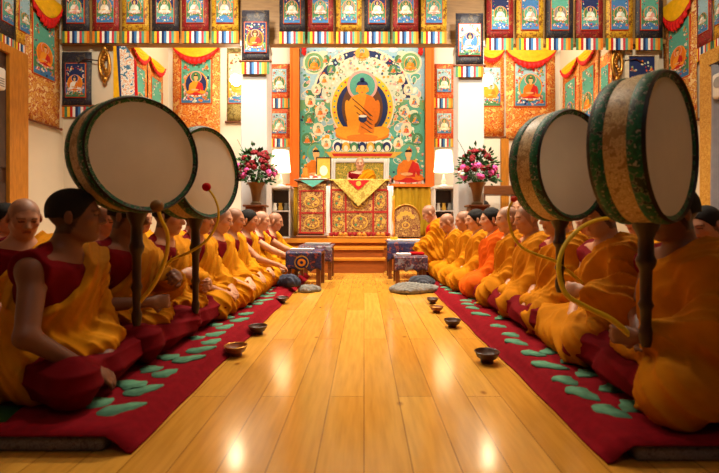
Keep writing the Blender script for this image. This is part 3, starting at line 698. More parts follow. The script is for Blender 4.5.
# ------------------------------------------------------------------ the great painting
s_ = YB/F
def great():
    Y = YB-.05; cx0 = WX(362.3, Y); z0 = WZ(186, Y); k = Y/F
    t = thing('great_painting', 'huge painted hanging of a golden seated figure filling the alcove wall', 'painting', (cx0, Y, z0))
    def q(px, py): return ((px-362.3)*k, (186-py)*k)
    m = MB(); a = q(300,186); b = q(424.6,44)
    m.box(a[0], b[0], -.002, .02, a[1], b[1], PI['leaf'])
    rng = random.Random(11)
    def E(px, py, rx, ry, d, c, n=24, **kw): x, z = q(px, py); m.disc(x, z, rx*k, ry*k, d, PI[c], n, **kw)
    # sky, hills, cloud bands
    m.poly([q(300,44), q(424.6,44), q(424.6,100), q(300,100)], .003, PI['sky'])
    E(362.3, 98, 50, 50, .0035, 'cream', 40, a0=0, a1=180); E(362.3, 98, 48, 48, .0037, 'navy', 40, a0=0, a1=180); E(362.3, 99, 41, 43, .004, 'pale', 40, a0=0, a1=180)
    m.poly([q(300,112), q(318,100), q(336,112), q(366,96), q(392,112), q(410,100), q(424.6,112), q(424.6,186), q(300,186)], .0045, PI['teal'])
    def ok(px, py, rr): return 300.5+rr < px < 424-rr and 46+rr < py < 184-rr and math.hypot((px-362.3)/31, (py-107)/34) > .9
    for i in range(230):                                       # outlined clouds, rocks, trees
        px, py = rng.uniform(300, 425), rng.uniform(60, 184); rr = rng.uniform(2.2, 5.0)
        if not ok(px, py, rr*1.4) or (py < 100 and 322 < px < 411 and rr > 3.2): continue
        c = rng.choice(['teal','green','sky','pale','leaf','teal','green','pink','amber','sky','white']); ro = rng.random()*3; d = .0050+.0000045*i
        E(px, py, rr*1.35, rr*.9, d, 'cream', 14, rot=ro); E(px, py, rr*1.35-.7, rr*.9-.7, d+.0003, c, 14, rot=ro)
    for i in range(900):                                       # blossoms, leaves, small figures
        px, py = rng.uniform(300.5, 424), rng.uniform(50, 183); rr = rng.uniform(.45, 1.35)
        if not ok(px, py, rr) or (py < 98 and (px < 318 or px > 408) and rng.random() < .6): continue
        c = rng.choice(['green','teal','leaf','cream','white','pale','pink','orange','rose','blue','gold','sky','pink','amber','brown','navy','green','teal'])
        E(px, py, rr*rng.uniform(.9,1.9), rr, .0063+.00025*rng.random(), c, 8, rot=rng.random()*3)
    # branch and flower ring around the aura
    for i in range(46):
        a_ = -.35+(math.pi+.7)*i/45; R = rng.uniform(35, 44)
        px, py = 362.3+R*math.cos(a_), 107-R*1.03*math.sin(a_)
        c = rng.choice(['pink','cream','white','amber','leaf','pale']); E(px, py, 2.1, 2.0, .0066, 'cream' if c != 'cream' else 'green', 9); E(px, py, 1.3, 1.3, .0072, c, 8)
    for sx in (-1, 1):
        px = 362.3+sx*48; E(px, 63, 11.5, 11.5, .008, 'cream'); E(px, 63, 9.6, 10, .0085, 'leaf'); x, z = q(px, 68.5); figure(m, x, z, 5.2*k, .009, rng, body='amber', cloth='orange', aura='green', ring='gold')
        x, z = q(362.3+sx*46, 178); figure(m, x, z, 15.5*k, .009, rng, body='orange', cloth='red', aura=None, halo='teal', ring='leaf')
        for kx in range(5):
            x, z = q(362.3+sx*(14+8.5*kx), 47+1.2*kx*kx*.6); m.disc(x, z, 4.6*k, 2.6*k, .0074+.0003*kx, PI['cream' if kx % 2 else 'white'], 10)
    E(362.3, 54, 7, 7, .0082, 'gold'); x, z = q(362.3, 58); figure(m, x, z, 4.2*k, .009, rng, body='orange', cloth='amber', aura=None)
    for sx in (-1, 1):
        for fx, fy, fr_ in ((38,82,2.6),(46,92,2.6),(52,104,2.8),(42,114,2.8),(53,122,3),(44,132,3),(55,142,3),(36,146,2.6),(47,152,3.2),(31,72,2.4),(37,62,2.4),(22,60,2.2),(12,64,2)):
            x, z = q(362.3+sx*fx, fy); m.disc(x, z+fr_*.9*k, fr_*1.9*k, fr_*2.2*k, .0070, PI['green' if (fx+fy) % 2 else 'cream'], 14); figure(m, x, z, fr_*k, .0072, rng, body=rng.choice(['amber','white','orange','flesh']), cloth=rng.choice(['red','orange','blue','rose']), aura=None, ring=rng.choice(['gold','pink','cream']))
    # aura, halo
    E(362.3, 107, 32, 35, .0095, 'cream', 40); E(362.3, 107, 30.6, 33.4, .010, 'yellow', 40)
    for i in range(34):
        a_ = 2*math.pi*i/34; E(362.3+28*math.cos(a_), 107-30.6*math.sin(a_), 1.1, 1.1, .0104, ['rose','teal','blue'][i % 3], 8)
    E(362.3, 108, 25.6, 28, .0108, 'navy', 40); E(362.3, 108, 20.5, 26, .0112, 'brown', 36)
    E(362.3, 86, 15.2, 15.2, .0118, 'pink', 36); E(362.3, 86, 12.8, 12.8, .0122, 'teal', 36)
    # lotus base
    for i in range(7):
        px = 362.3+(i-3)*8.2; E(px, 146, 5.2, 6.2, .0125, 'white', 16); E(px, 147, 4.0, 5.0, .0128, ['navy','gold','green'][i % 3], 14); E(px, 148.5, 2.2, 3.2, .0131, 'cream', 10)
    m.poly([q(325.8,152), q(403,152), q(393.8,158), q(330.8,158)], .0134, PI['gold']); m.poly([q(331.8,153.5), q(392.8,153.5), q(390.8,156.5), q(333.8,156.5)], .0137, PI['red'])
    # the figure
    E(362.3, 135, 27, 7, .0145, 'orange', 28); E(347.8, 133, 13, 6, .015, 'amber', 20, rot=-.2); E(376.8, 133, 13, 6, .015, 'amber', 20, rot=.2); E(362.3, 137.5, 16, 3, .0153, 'orange')
    m.poly([q(350.8,133), q(373.8,133), q(375.8,112), q(376.8,103), q(372.8,97), q(366.8,94.5), q(357.8,94.5), q(351.8,97), q(347.8,103), q(348.8,112)], .0158, PI['amber'])
    m.poly([q(357.8,133), q(373.8,133), q(375.8,112), q(376.8,103), q(372.8,97), q(366.8,94.5)], .0162, PI['orange'])
    E(348.3, 112, 3.0, 12, .0164, 'amber', rot=.12); E(376.3, 112, 3.4, 12, .0166, 'orange', rot=-.12)
    m.poly([q(346.8,121), q(350.8,118), q(353.8,131), q(348.8,135)], .0168, PI['amber']); m.poly([q(372.8,122), q(376.8,120), q(367.8,128), q(359.8,129), q(359.8,125.5)], .0169, PI['orange'])
    for i in range(5): x, z = q(353.8+i*2.0, 100+i*6.6); m.poly([q(351.8+i*2.2, 99+i*7), q(352.8+i*2.2, 98.4+i*7), q(369.8, 116+i*4.2), q(373.5, 117+i*4.2)], .0171, PI['brown'])
    E(362.8, 119, 4.2, 3.8, .0174, 'navy', 18); E(362.8, 116.4, 4.2, 1.3, .0178, 'white', 14); E(362.3, 96, 4.2, 3, .0176, 'amber')
    E(362.3, 88.5, 5.4, 6.8, .018, 'gold', 22); E(362.3, 89, 4.8, 6.0, .0182, 'amber', 22)
    E(362.3, 85.4, 5.7, 4.6, .0186, 'navy', 18, a0=0, a1=180); E(362.3, 80.2, 2.4, 2.4, .0186, 'navy', 12)
    for sx in (-1, 1): E(362.3+sx*2.1, 88.2, 1.1, .35, .019, 'brown', 8); E(362.3+sx*5.6, 90, .9, 2.6, .0184, 'amber', 8)
    E(362.3, 92.6, 1.2, .4, .019, 'rose', 8)
    m.build('painting', PM, t)
    b = MB(); b.box(a[0]-.03, q(424.6,0)[0]+.03, -.012, .0, -.03, 0); b.build('lower_rail', PAL['red'], t)
    for sx in (-1, 1):
        x = q(362.3+sx*58, 0)[0]; r = MB()
        for i in range(9): r.ball((x+.02*math.sin(i*2.4), -.05-.01*math.cos(i*2), q(0,49)[1]-.02*i+.05), .035, 8, 6)
        r.build('red_rosette', FR, t, True)
    return t
great()
ORP = mat('orange_panel', (222, 112, 28), var=.12, scale=3, rough=.55)
for s, (x0, x1) in ((-1, (290.5, 299.8)), (1, (424.9, 433.6))):
    m = MB(); m.box(WX(x0,Yb), WX(x1,Yb), YB-.09, YB-.001, WZ(186,Yb), 4.4); m.box(WX(x0,Yb), WX(x0,Yb)+.03, YB-.11, YB-.001, WZ(186,Yb), 4.4); m.box(WX(x1,Yb)-.03, WX(x1,Yb), YB-.11, YB-.001, WZ(186,Yb), 4.4)
    struct('trim_%d' % (3 if s < 0 else 4), m, ORP)
# ------------------------------------------------------------------ stage, throne and altar
STEPM = mat('stage_wood', (138, 70, 22), var=.15, scale=5, stretch=(1,6,6), rough=.4, spec=.5)
STEPE = mat('stage_edge', (192, 122, 36), var=.12, scale=6, rough=.4)
xs = (WX(300,6.7), WX(385,6.7))
m = MB(); m.box(-1.5, 1.46, 7.0, YB-.001, 0, .47); m.box(-1.5, 1.46, 6.96, 7.02, .47, .54, 1); m.box(-1.5, 1.46, 7.02, YB-.001, .47, .535, 0)
m.box(-1.5, 1.46, 6.985, 7.0, .38, .42, 1)
struct('stage', m, [STEPM, STEPE])
t = thing('steps', 'two brown wooden steps leading up to the throne platform', 'steps', (WX(350,6.8), 6.80, 0))
MB().box(-.62,.55,-.13,.195,0,.20).build('lower_riser', STEPM, t); MB().box(-.64,.57,-.15,.195,.20,.235).build('lower_tread', STEPE, t)
MB().box(-.60,.53,.03,.195,.235,.36).build('upper_riser', STEPM, t); MB().box(-.62,.55,.01,.195,.36,.40).build('upper_tread', STEPE, t)
BTH = brocade('brocade_throne', [(0,(206,172,96)),(.2,(120,72,40)),(.42,(164,126,62)),(.62,(108,40,34)),(.8,(190,150,80))], 17)
BGR = brocade('brocade_green_gold', [(0,(226,190,70)),(.2,(128,128,44)),(.45,(196,160,48)),(.65,(110,116,50)),(.82,(214,176,66))], 16)
BTRI = brocade('brocade_pale_gold', [(0,(226,206,120)),(.25,(176,150,60)),(.5,(204,178,84)),(.75,(160,132,50))], 20)
KATA = mat('silk_white', (226, 222, 216), var=.05, scale=8, rough=.5)
YT_ = 7.2; cxT = WX(359.5,YT_)
t = thing('throne', 'tall teaching throne wrapped in gold brocade below the great painting', 'throne', (cxT, YT_, .54))
def tz(py): return WZ(py,YT_)-.54
m = MB(); m.rbox(-.50,.50,0,.16,tz(233),tz(181)); m.rbox(-.50,.50,.16,.86,0,.605); m.build('seat_box', BROWNW, t)
m = MB(); m.box(-.47,.47,-.012,0,tz(233),tz(182)); m.build('front_cloth', BTH, t)
m = MB()
zr = [tz(233), tz(212), tz(190)]
for z in zr: m.box(-.48,.48,-.02,-.01,z-.014,z+.014)
for x in (-.48,-.235,.235,.48): m.box(x-.014,x+.014,-.021,-.01,zr[0],zr[2])
m.build('cloth_border', mat('border_red', (160, 34, 26), var=.15, scale=30), t)
for (x0,x1) in ((-.48,-.235),(-.235,.235),(.235,.48)):
    for z0, z1 in ((zr[0],zr[1]),(zr[1],zr[2])):
        cx, cz = (x0+x1)/2, (z0+z1)/2; m = MB()
        m.disc(cx, cz, (x1-x0)*.30, (z1-z0)*.34, .0225, 0, 24); m.disc(cx, cz, (x1-x0)*.265, (z1-z0)*.30, .0235, 1, 24); [m.disc(cx+(x1-x0)*.17*math.cos(a*1.257), cz+(z1-z0)*.19*math.sin(a*1.257), .022, .022, .0245, (0,2)[a%2], 10) for a in range(5)]
        m.build('medallion', [PAL['gold'], BTH, PAL['green']], t)
# lotus base with red petals
m = MB(); m.rbox(-.55,.55,-.05,.84,0,.035)
for k in range(13): m.ball((-.48+.08*k,-.035,.06),(.038,.02,.04), mi=1 if k % 4 < 2 else 0)
m.rbox(-.53,.53,-.02,.84,.03,tz(233),mi=0); m.build('lotus_base', [OCHRE, mat('lotus_red', (132,16,14))], t, True)
# table top, hanging triangle
MB().rbox(-.52,.52,-.04,.18,tz(181),tz(181)+.03).build('table_top', BTRI, t)
zt = tz(180.5); m = MB(); m._add([(-.455,-.05,zt),(.455,-.05,zt),(-.02,-.075,tz(206.5))], [(0,2,1)]); m.build('hanging_triangle', BTRI, t, solid=.008)
m = MB(); m._add([(-.20,-.062,zt-.002),(.17,-.062,zt-.002),(-.02,-.073,tz(190.5))], [(0,2,1)]); m.disc(-.015, tz(184), .045, .045, .075, 1, 14); m.build('red_triangle', [FR, PAL['gold']], t, solid=.006)
# backrest
def bz(py): return WZ(py,8.0)-.54
m = MB(); m.rbox(WX(333,8.0)-cxT, WX(387,8.0)-cxT, .76, .81, .5, bz(162)); m.build('backrest', BGR, t)
for x in (333, 386.5):
    X_ = WX(x,7.97)-cxT; o_ = MB().grid(pleat(X_-.055, X_+.045, .30 if False else bz(200), bz(159), 3, .010), 18, 8).build('white_scarf', KATA, t, True, solid=.006); o_.location.y = .735
MB().rbox(WX(330.5,7.97)-cxT, WX(389.5,7.97)-cxT, .74,.825, bz(163), bz(159)).build('white_top_drape', KATA, t, True)
for x, c, w in ((-.545, KATA, .055), (.535, KATA, .055)):
    MB().grid(pleat(x-w, x+w*.7, tz(240), tz(186), 3, .012), 18, 8).build('side_scarf', c, t, True, solid=.006)
for x in (-.60, .575): MB().grid(pleat(x-.025, x+.025, tz(238), tz(196), 2, .01), 10, 8).build('side_ribbon', FY if x < 0 else mat('silk_orange',(232,140,20)), t, True, solid=.006)
# small altar cabinet to the left
cxA = WX(312,YT_)
t = thing('altar_cabinet', 'narrow brocade fronted altar cabinet left of the throne', 'cabinet', (cxA, YT_, .54))
m = MB(); m.rbox(-.25,.25,0,.45,.05,tz(181)); m.rbox(-.27,.27,-.02,.45,0,.05); m.build('body', BROWNW, t)
MB().box(-.235,.235,-.012,0,.08,tz(183)).build('front_cloth', BTH, t)
m = MB()
za = [.09, tz(213), tz(191)]
for z in za: m.box(-.22,.22,-.02,-.01,z-.012,z+.012)
for x in (-.2, .2): m.box(x-.012,x+.012,-.021,-.01,za[0],za[2])
m.build('cloth_border', MATS['border_red'], t)
for z0, z1 in ((za[0],za[1]),(za[1],za[2])): m = MB(); m.disc(0,(z0+z1)/2,.13,.10,.0225,0,20); m.disc(0,(z0+z1)/2,.115,.088,.0235,1,16); [m.disc(.07*math.cos(a*1.257),(z0+z1)/2+.05*math.sin(a*1.257),.02,.02,.0245,(0,2)[a%2],10) for a in range(5)]; m.build('medallion', [PAL['gold'], BTH, PAL['green']], t)
MB().rbox(-.30,.30,-.05,.47,tz(181),tz(181)+.03).build('top', BROWNW, t)
m = MB(); m.rbox(-.22,.26,-.06,.30,tz(181)+.03,tz(181)+.045); m._add([(-.20,-.064,tz(180.5)),(.22,-.064,tz(180.5)),(.02,-.07,tz(187.5))],[(0,2,1)],1); m.build('cloth', [KATA, PAL['teal']], t)
zA = .54+tz(181)+.047
t = thing('small_statue', 'small orange and gold seated statue on the altar cabinet', 'statue', (cxA-.13, YT_+.14, zA))
MB().lathe([(.07,0),(.08,.02),(.06,.04)],16).build('base', GOLD, t, True); MB().lathe([(.075,.04),(.08,.07),(.045,.11),(.055,.17),(.02,.205)],16,sy=.8).build('figure', PAL['orange'], t, True); MB().ball((0,0,.235),.03).build('head', GOLD, t, True)
t = thing('picture_frame', 'small dark framed picture standing on the altar cabinet', 'picture', (WX(323.5,YT_+.2), YT_+.22, zA))
fw, fh = .115, .40
MB().box(-fw-.02,-fw,0,.02,0,fh).box(fw,fw+.02,0,.02,0,fh).box(-fw,fw,0,.02,fh-.02,fh).box(-fw,fw,0,.02,0,.02).build('frame', DARKW, t)
MB().box(-fw,fw,.006,.018,.02,fh-.02).disc(0,.16,.07,.09,-.004,1).build('picture', [PAL['gold'], PAL['cream']], t)
for i, (x, c) in enumerate(((-.02,'white'),(.06,'rose'),(.12,'white'))):
    t = thing('offering_bowl', '%s on the white cloth of the altar cabinet' % ['small white offering bowl nearest the statue','small red offering bowl','small white offering bowl at the dark frame'][i], 'bowl', (cxA+x, YT_+.04, zA))
    MB().lathe([(.014,0),(.018,.01),(.034,.045),(.030,.045),(.012,.015)],14).build('bowl', PAL[c], t, True); MB().ball((0,0,.048),(.026,.026,.022)).build('offering', PAL['cream' if c != 'white' else 'red'], t, True)
# fan-backed chair to the right
cxC = WX(406.5,7.1)
t = thing('brocade_chair', 'low chair with round gold brocade back right of the throne', 'chair', (cxC, 7.25, .54))
def arch(y0, y1, mi=0):
    m = MB(); p = [(.25*math.cos(math.pi*i/20), .30+.27*math.sin(math.pi*i/20)) for i in range(21)]+[(-.25,.02),(.25,.02)]
    n = len(p); m._add([(x,y0,z) for x,z in p]+[(x,y1,z) for x,z in p], [tuple(range(n))]+[tuple(range(n,2*n))[::-1]]+[(i,n+i,n+(i+1)%n,(i+1)%n) for i in range(n)], mi); return m
arch(-.03,.05).build('backrest', BTH, t)
m = MB(); m.tube([(.25*math.cos(math.pi*i/20),-.03,.30+.27*math.sin(math.pi*i/20)) for i in range(21)], .016); m.build('rim', GOLD, t, True)
m = MB()
for a in range(5): m.disc(.13*math.cos(.5+a*.535), .30+.13*math.sin(.5+a*.535), .04,.04,.034,0,12)
m.disc(0,.22,.07,.06,.034,0,16); m.disc(0,.22,.05,.04,.036,1,16); m.build('motif', [PAL['gold'], BTH], t)
MB().rbox(-.25,.25,.05,.40,0,.16).build('seat', BTH, t)
# yellow curtain behind
YC = mat('curtain_yellow', (186, 148, 22), var=.1, scale=6, rough=.7)
for i, (x0, x1) in enumerate(((286, 330), (389, 434))):
    t = thing('curtain', 'yellow pleated curtain below the great painting on the %s of the throne' % ['left','right'][i], 'curtain', (WX((x0+x1)/2,8.06), 8.06, .54), 0)
    w = (x1-x0)/F*8.06/2
    MB().grid(pleat(-w, w, .01, WZ(187,8.06)-.54, 7, .022), 84, 8).build('cloth', YC, t, True, solid=.005)
    MB().box(-w,w,-.05,.03,WZ(187,8.06)-.54,WZ(184,8.06)-.54).build('rail', ORP, t)
# lamps on cabinets between column and pilaster
SHADE = emit('lamp_shade', (255, 226, 176), 4.5)
for s, px_ in ((-1, 281), (1, 443.5)):
    nm = 'left' if s < 0 else 'right'; Y = 7.5; x = WX(px_, Y)
    t = thing('side_cabinet', 'white shelf cabinet with dark niche beside the %s column' % nm, 'cabinet', (x, Y, 0))
    m = MB(); m.rbox(-.19,.19,-.15,.2,0,.55); m.box(-.19,-.165,-.15,.2,.55,1.40); m.box(.165,.19,-.15,.2,.55,1.40); m.box(-.165,.165,.17,.2,.55,1.40); m.rbox(-.2,.2,-.16,.2,1.40,1.45); m.box(-.165,.165,-.14,.17,1.0,1.02); m.build('carcass', KATA, t)
    MB().box(-.163,.163,.15,.17,.56,1.39).build('back_panel', DARKW, t)
    t = thing('table_lamp', 'lit table lamp with cream drum shade beside the %s column' % nm, 'lamp', (x, Y-.02, 1.45))
    MB().lathe([(.07,0),(.07,.015),(.025,.04),(.045,.09),(.02,.15),(.012,.22)],18).build('base', PAL['white'], t, True)
    z0, z1 = WZ(172,Y)-1.45, WZ(151,Y)-1.45
    MB().lathe([(.175,z0),(.135,z1)],24,caps=False).build('shade', SHADE, t, True, solid=.004)
    for k, c in enumerate(('white','gold','grey')):
        o = MB().lathe([(.03,0),(.045,.03),(.025,.10),(.035,.13)],14).build('ornament', PAL[c], None, True, loc=(x-.10+.1*k, Y-.05, 1.022)); tag(o, '%s ornament on the shelf below the %s lamp' % (c, nm), 'ornament')
GLOBE = emit('lamp_globe', (255, 226, 180), 85)
for s_g, px_ in ((-1, 236), (1, 487)):
    t = thing('wall_lamp', 'lit globe lamp on a bracket beside the %s column, high up' % ('left' if s_g < 0 else 'right'), 'lamp', (WX(px_,7.5), 7.5, WZ(80,7.5)))
    MB().ball((0,0,0), .10, 20, 12).build('globe', GLOBE, t, True)
    MB().tube([(0,.08,0),(0,.3,.02),(0,YB-7.5-.04,.10)], .012).lathe([(.03,-.005),(.045,.0),(.03,.02)],14,ax=(0,.09,-.01)).box(-.05,.05,YB-7.5-.045,YB-7.5-.03,.03,.17).build('bracket', GOLD, t, True)
# ------------------------------------------------------------------ flowers
LEAF = mat('leaf_green', (44, 84, 34), var=.35, scale=25, rough=.55); BRONZE = mat('bronze_vase', (120, 96, 66), rough=.35, metal=.5)
PETR = mat('petal_red', (124, 8, 22), var=.25, scale=40); PETP = mat('petal_pink', (222, 84, 160), var=.2, scale=40); PETW = mat('petal_white', (236, 224, 214), var=.1)
def flower_mesh(r, rng, ruffled):
    m = MB()
    if ruffled:
        for k in range(16):
            a = rng.random()*6.28; e = rng.random()*1.4; m.ball((r*.6*math.cos(a)*math.cos(e), r*.6*math.sin(a)*math.cos(e), r*.55*math.sin(e)), (r*.36,r*.36,r*.26), 7, 5)
    else:
        for k in range(3):
            n = 3+k*2
            for j in range(n):
                a = 2*math.pi*j/n+k*.7; q = r*(.15+.28*k)
                m.ball((q*math.cos(a), q*math.sin(a), r*(.35-.22*k)), (r*.42, r*.42, r*.5), 7, 5)
        m.ball((0,0,r*.4),(r*.3,r*.3,r*.4),8,6)
    return m
def bouquet(x, Y, label, seed):
    rng = random.Random(seed)
    zb = WZ(205,Y)
    st_ = thing('pedestal', '%s square pedestal under the flower vase' % ('left' if x < 0 else 'right'), 'pedestal', (x, Y, 0))
    MB().rbox(-.12,.12,-.12,.12,.06,zb-.03).build('shaft', BROWNW, st_); MB().rbox(-.15,.15,-.15,.15,0,.06).build('foot', BROWNW, st_); MB().rbox(-.15,.15,-.15,.15,zb-.03,zb).build('top', BROWNW, st_)
    t = thing('flower_arrangement', label, 'flowers', (x, Y, zb+.001))
    vh = (205-183)/F*Y
    MB().lathe([(.075,0),(.08,.02),(.05,.05),(.06,.12),(.085,vh*.8),(.13,vh),(.115,vh),(.05,vh*.5)],22).build('vase', BRONZE, t, True)
    m = MB()
    for k in range(340):
        a = rng.random()*6.28; e = math.asin(rng.uniform(-.25, 1)); R = rng.uniform(.12, .29)
        p = Vector((R*math.cos(a)*math.cos(e)*.95, R*math.sin(a)*math.cos(e)*.95, vh+.10+R*math.sin(e)*1.45)); d = Vector((math.cos(a)*math.cos(e), math.sin(a)*math.cos(e), math.sin(e)+rng.uniform(-.6,.2))).normalized()
        s = d.cross(Vector((rng.random()-.5, rng.random()-.5, 1))).normalized(); l = rng.uniform(.05,.10); w = l*.32; n = d.cross(s)*.012
        m._add([p, p+d*l*.5+s*w+n, p+d*l, p+d*l*.5-s*w+n, p+d*l*.5-n], [(0,1,4),(1,2,4),(2,3,4),(3,0,4)])
    for k in range(26):
        a = rng.random()*6.28; R = rng.uniform(.05,.22); m.tube([(0,0,vh*.7),(R*.5*math.cos(a),R*.5*math.sin(a),vh+.08),(R*math.cos(a),R*math.sin(a),vh+.25*rng.random()+.08)], .004, 5)
    m.tube([(0,0,vh),(-.10,0,vh+.30),(-.27,.02,vh+.62)], .004, 5)
    m.build('foliage', LEAF, t)
    protos = [(flower_mesh(.042, rng, False), PETR, 'rose'), (flower_mesh(.055, rng, True), PETP, 'carnation'), (flower_mesh(.04, rng, True), PETW, 'white_flower')]
    src = [None]*3
    for k in range(50):
        kind = 0 if k < 30 else (1 if k < 43 else 2)
        a = -math.pi/2+(rng.random()-.5)*4.6
        e = math.asin(rng.uniform(.05, 1)) if kind == 0 else math.asin(rng.uniform(-.12, .34))
        R = .25+rng.random()*.04
        p = Vector((R*math.cos(a)*math.cos(e)*.95, R*math.sin(a)*math.cos(e)*.95, vh+.10+R*math.sin(e)*1.35))
        if src[kind] is None: o = src[kind] = protos[kind][0].build(protos[kind][2], protos[kind][1], t, True)
        else: o = src[kind].copy(); COL.objects.link(o)
        o.location = p; o.rotation_euler = Vector((math.cos(a)*math.cos(e), math.sin(a)*math.cos(e), math.sin(e)+.2)).to_track_quat('Z','Y').to_euler()
        q = rng.uniform(.8,1.15); o.scale = (q,q,q)
bouquet(WX(256,5.96), 5.96, 'tall vase of red roses and pink carnations by the left column', 5)
bouquet(WX(477,5.96), 5.96, 'tall vase of red roses and pink carnations by the right column', 9)
# desk behind the right bouquet, door panel on the back wall
t = thing('wooden_desk', 'brown wooden desk behind the right flower vase', 'desk', (WX(500,7.5), 7.6, 0))
MB().rbox(-.35,.35,-.2,.2,WZ(192,7.5)-.05,WZ(186,7.5)).build('top', BROWNW, t)
for x in (-.31,.31): MB().box(x-.03,x+.03,-.17,.17,0,WZ(192,7.5)-.05).build('side_panel', BROWNW, t)
struct('door_2', MB().box(WX(480,Yb),WX(500,Yb),YB-.05,YB-.001,0,WZ(139,Yb)).box(WX(482,Yb),WX(498,Yb),YB-.06,YB-.05,.2,WZ(143,Yb)), WALLW)
struct('trim_5', MB().box(WX(500.5,Yb),WX(508,Yb),YB-.08,YB-.001,0,WZ(139,Yb)), OCHRE)

# ------------------------------------------------------------------ carpets
CARP = mat('carpet_red', (124, 10, 22), var=.15, scale=30, rough=.95, bump=.4, bscale=300, spec=.1)
CARG = mat('carpet_green', (92, 140, 110), var=.2, scale=30, rough=.95, bump=.4, bscale=300, spec=.1)
CARD = mat('carpet_dark_green', (44, 84, 30), var=.12, scale=30, rough=.95)
MATT = brocade('mattress_grey', [(0,(150,140,142)),(.3,(96,88,92)),(.6,(128,120,122)),(.8,(80,72,78))], 60)
def carpet(s, x0, x1, y0, y1, label, leaves=True, name='carpet_runner'):
    t = thing(name, label, 'carpet', ((x0+x1)/2*s, (y0+y1)/2, 0))
    cx, cy = (x0+x1)/2, (y0+y1)/2; hx, hy = (x1-x0)/2, (y1-y0)/2
    MB().rbox(-hx+(.10 if s > 0 else .03), hx-(.10 if s < 0 else .03), -hy+.012, hy-.03, .001, .052, .012).build('mattress', MATT, t, True)
    m = MB(); top = .062
    # cover: flat top, sloping inner edge down to the floor, rolled front edge
    xi = -hx if s > 0 else hx; g = 1 if s > 0 else -1
    prof = [(0, .004), (.02, .010), (.055, .045), (.085, top), (2*hx-.02, top), (2*hx, .05), (2*hx, .004)]
    def cov(u, v):
        i = u*(len(prof)-1); a = min(int(i), len(prof)-2); f = i-a
        px_, pz = prof[a][0]+(prof[a+1][0]-prof[a][0])*f, prof[a][1]+(prof[a+1][1]-prof[a][1])*f
        y = -hy+2*hy*v; wv = .004*math.sin(y*5+px_*3)+.003*math.sin(y*13)
        return (xi+g*(px_-(wv if i < 2 else 0)), y, pz+(wv*.5 if 2.5 < i < 4.5 else 0))
    m.grid(cov, 24, 60)
    if g < 0: m.f = [f[::-1] for f in m.f]
    rng = random.Random(3+int(s)+int(x0*10))
    def leaf(x, y, l, w, r, mi):
        p = []
        for i in range(22):
            a = 2*math.pi*i/22; u = math.cos(a)*l; v = math.sin(a)*w*(1+.45*math.cos(a))*(1+.16*math.cos(6*a)); p.append((x+u*math.cos(r)-v*math.sin(r), y+u*math.sin(r)+v*math.cos(r), top+.0025+.0007*mi))
        m._add(p, [tuple(range(22))], mi)
    if leaves:
        y = -hy+.22
        while y < hy-.1:
            for dx, l in ((.15, .08), (.27, .075)):
                if rng.random() < .15: continue
                leaf(xi+g*(dx+rng.uniform(-.02,.02)), y+rng.uniform(-.02,.02)+(.06 if dx > .2 else 0), l*rng.uniform(.65,1.15), .046, (2.2 if dx < .2 else .5)*g+rng.uniform(-.3,.3), 1)
            y += rng.uniform(.17,.23)
        for y in (-hy+.16, hy-.2): m._add([(-hx+.5 if s > 0 else -hx+.12, y-.07, top+.0025), (hx-.12 if s > 0 else hx-.5, y-.07, top+.0025), (hx-.12 if s > 0 else hx-.55, y+.07, top+.0025), (-hx+.55 if s > 0 else -hx+.12, y+.07, top+.0025)], [(0,1,2,3)], 2)
    m.build('cover', [CARP, CARG, CARD], t, True, solid=.006)
carpet(-1, .79, 1.83, 1.42, 6.2, 'long red carpet with green leaves under the left front row')
carpet(1, .79, 1.83, 1.36, 6.2, 'long red carpet with green leaves under the right front row')
carpet(-1, 1.90, 3.40, 1.7, 6.2, 'plain red carpet under the left back row', False)
carpet(1, 1.90, 2.85, 1.7, 5.2, 'plain red carpet under the right back row', False)

# ------------------------------------------------------------------ bowls
WOODB = mat('bowl_wood', (122, 62, 24), var=.25, scale=30, rough=.35, spec=.5); WOODD = mat('bowl_wood_dark', (66, 34, 18), var=.25, scale=30, rough=.35, spec=.5)
def bowl(px_, pb, w, m_, label):
    Y = H*F/(pb-CY); x = WX(px_,Y); r = w/F*Y/2
    t = thing('wooden_bowl', label, 'bowl', (x, Y+r*.4, 0), 0, 'wooden bowls on the floor')
    MB().lathe([(r*.5,0),(r*.52,r*.12),(r*.45,r*.2),(r*.8,r*.45),(r,r*.9),(r*.93,r*.9),(r*.7,r*.5),(r*.2,r*.35)],24).build('bowl', m_, t, True)
    MB().lathe([(r*.98,r*.86),(r*1.02,r*.90),(r*.97,r*.94),(r*.92,r*.90)],24,caps=False).build('rim', GOLD if m_ is WOODB else m_, t, True)
bowl(234.5, 357, 23, WOODB, 'light brown wooden bowl on the floor nearest the viewer at the left carpet')
bowl(257, 335, 19, WOODD, 'dark wooden bowl on the floor second along the left carpet')
bowl(281, 304, 14, WOODD, 'small dark wooden bowl on the floor farthest along the left carpet')
bowl(488.5, 364, 25, WOODD, 'dark wooden bowl on the floor nearest the viewer at the right carpet')
bowl(453, 328, 17, WOODD, 'dark wooden bowl on the floor second along the right carpet')
bowl(437, 313, 14, WOODB, 'wooden bowl on the floor third along the right carpet')
bowl(433, 304, 12, WOODD, 'small wooden bowl on the floor farthest along the right carpet')

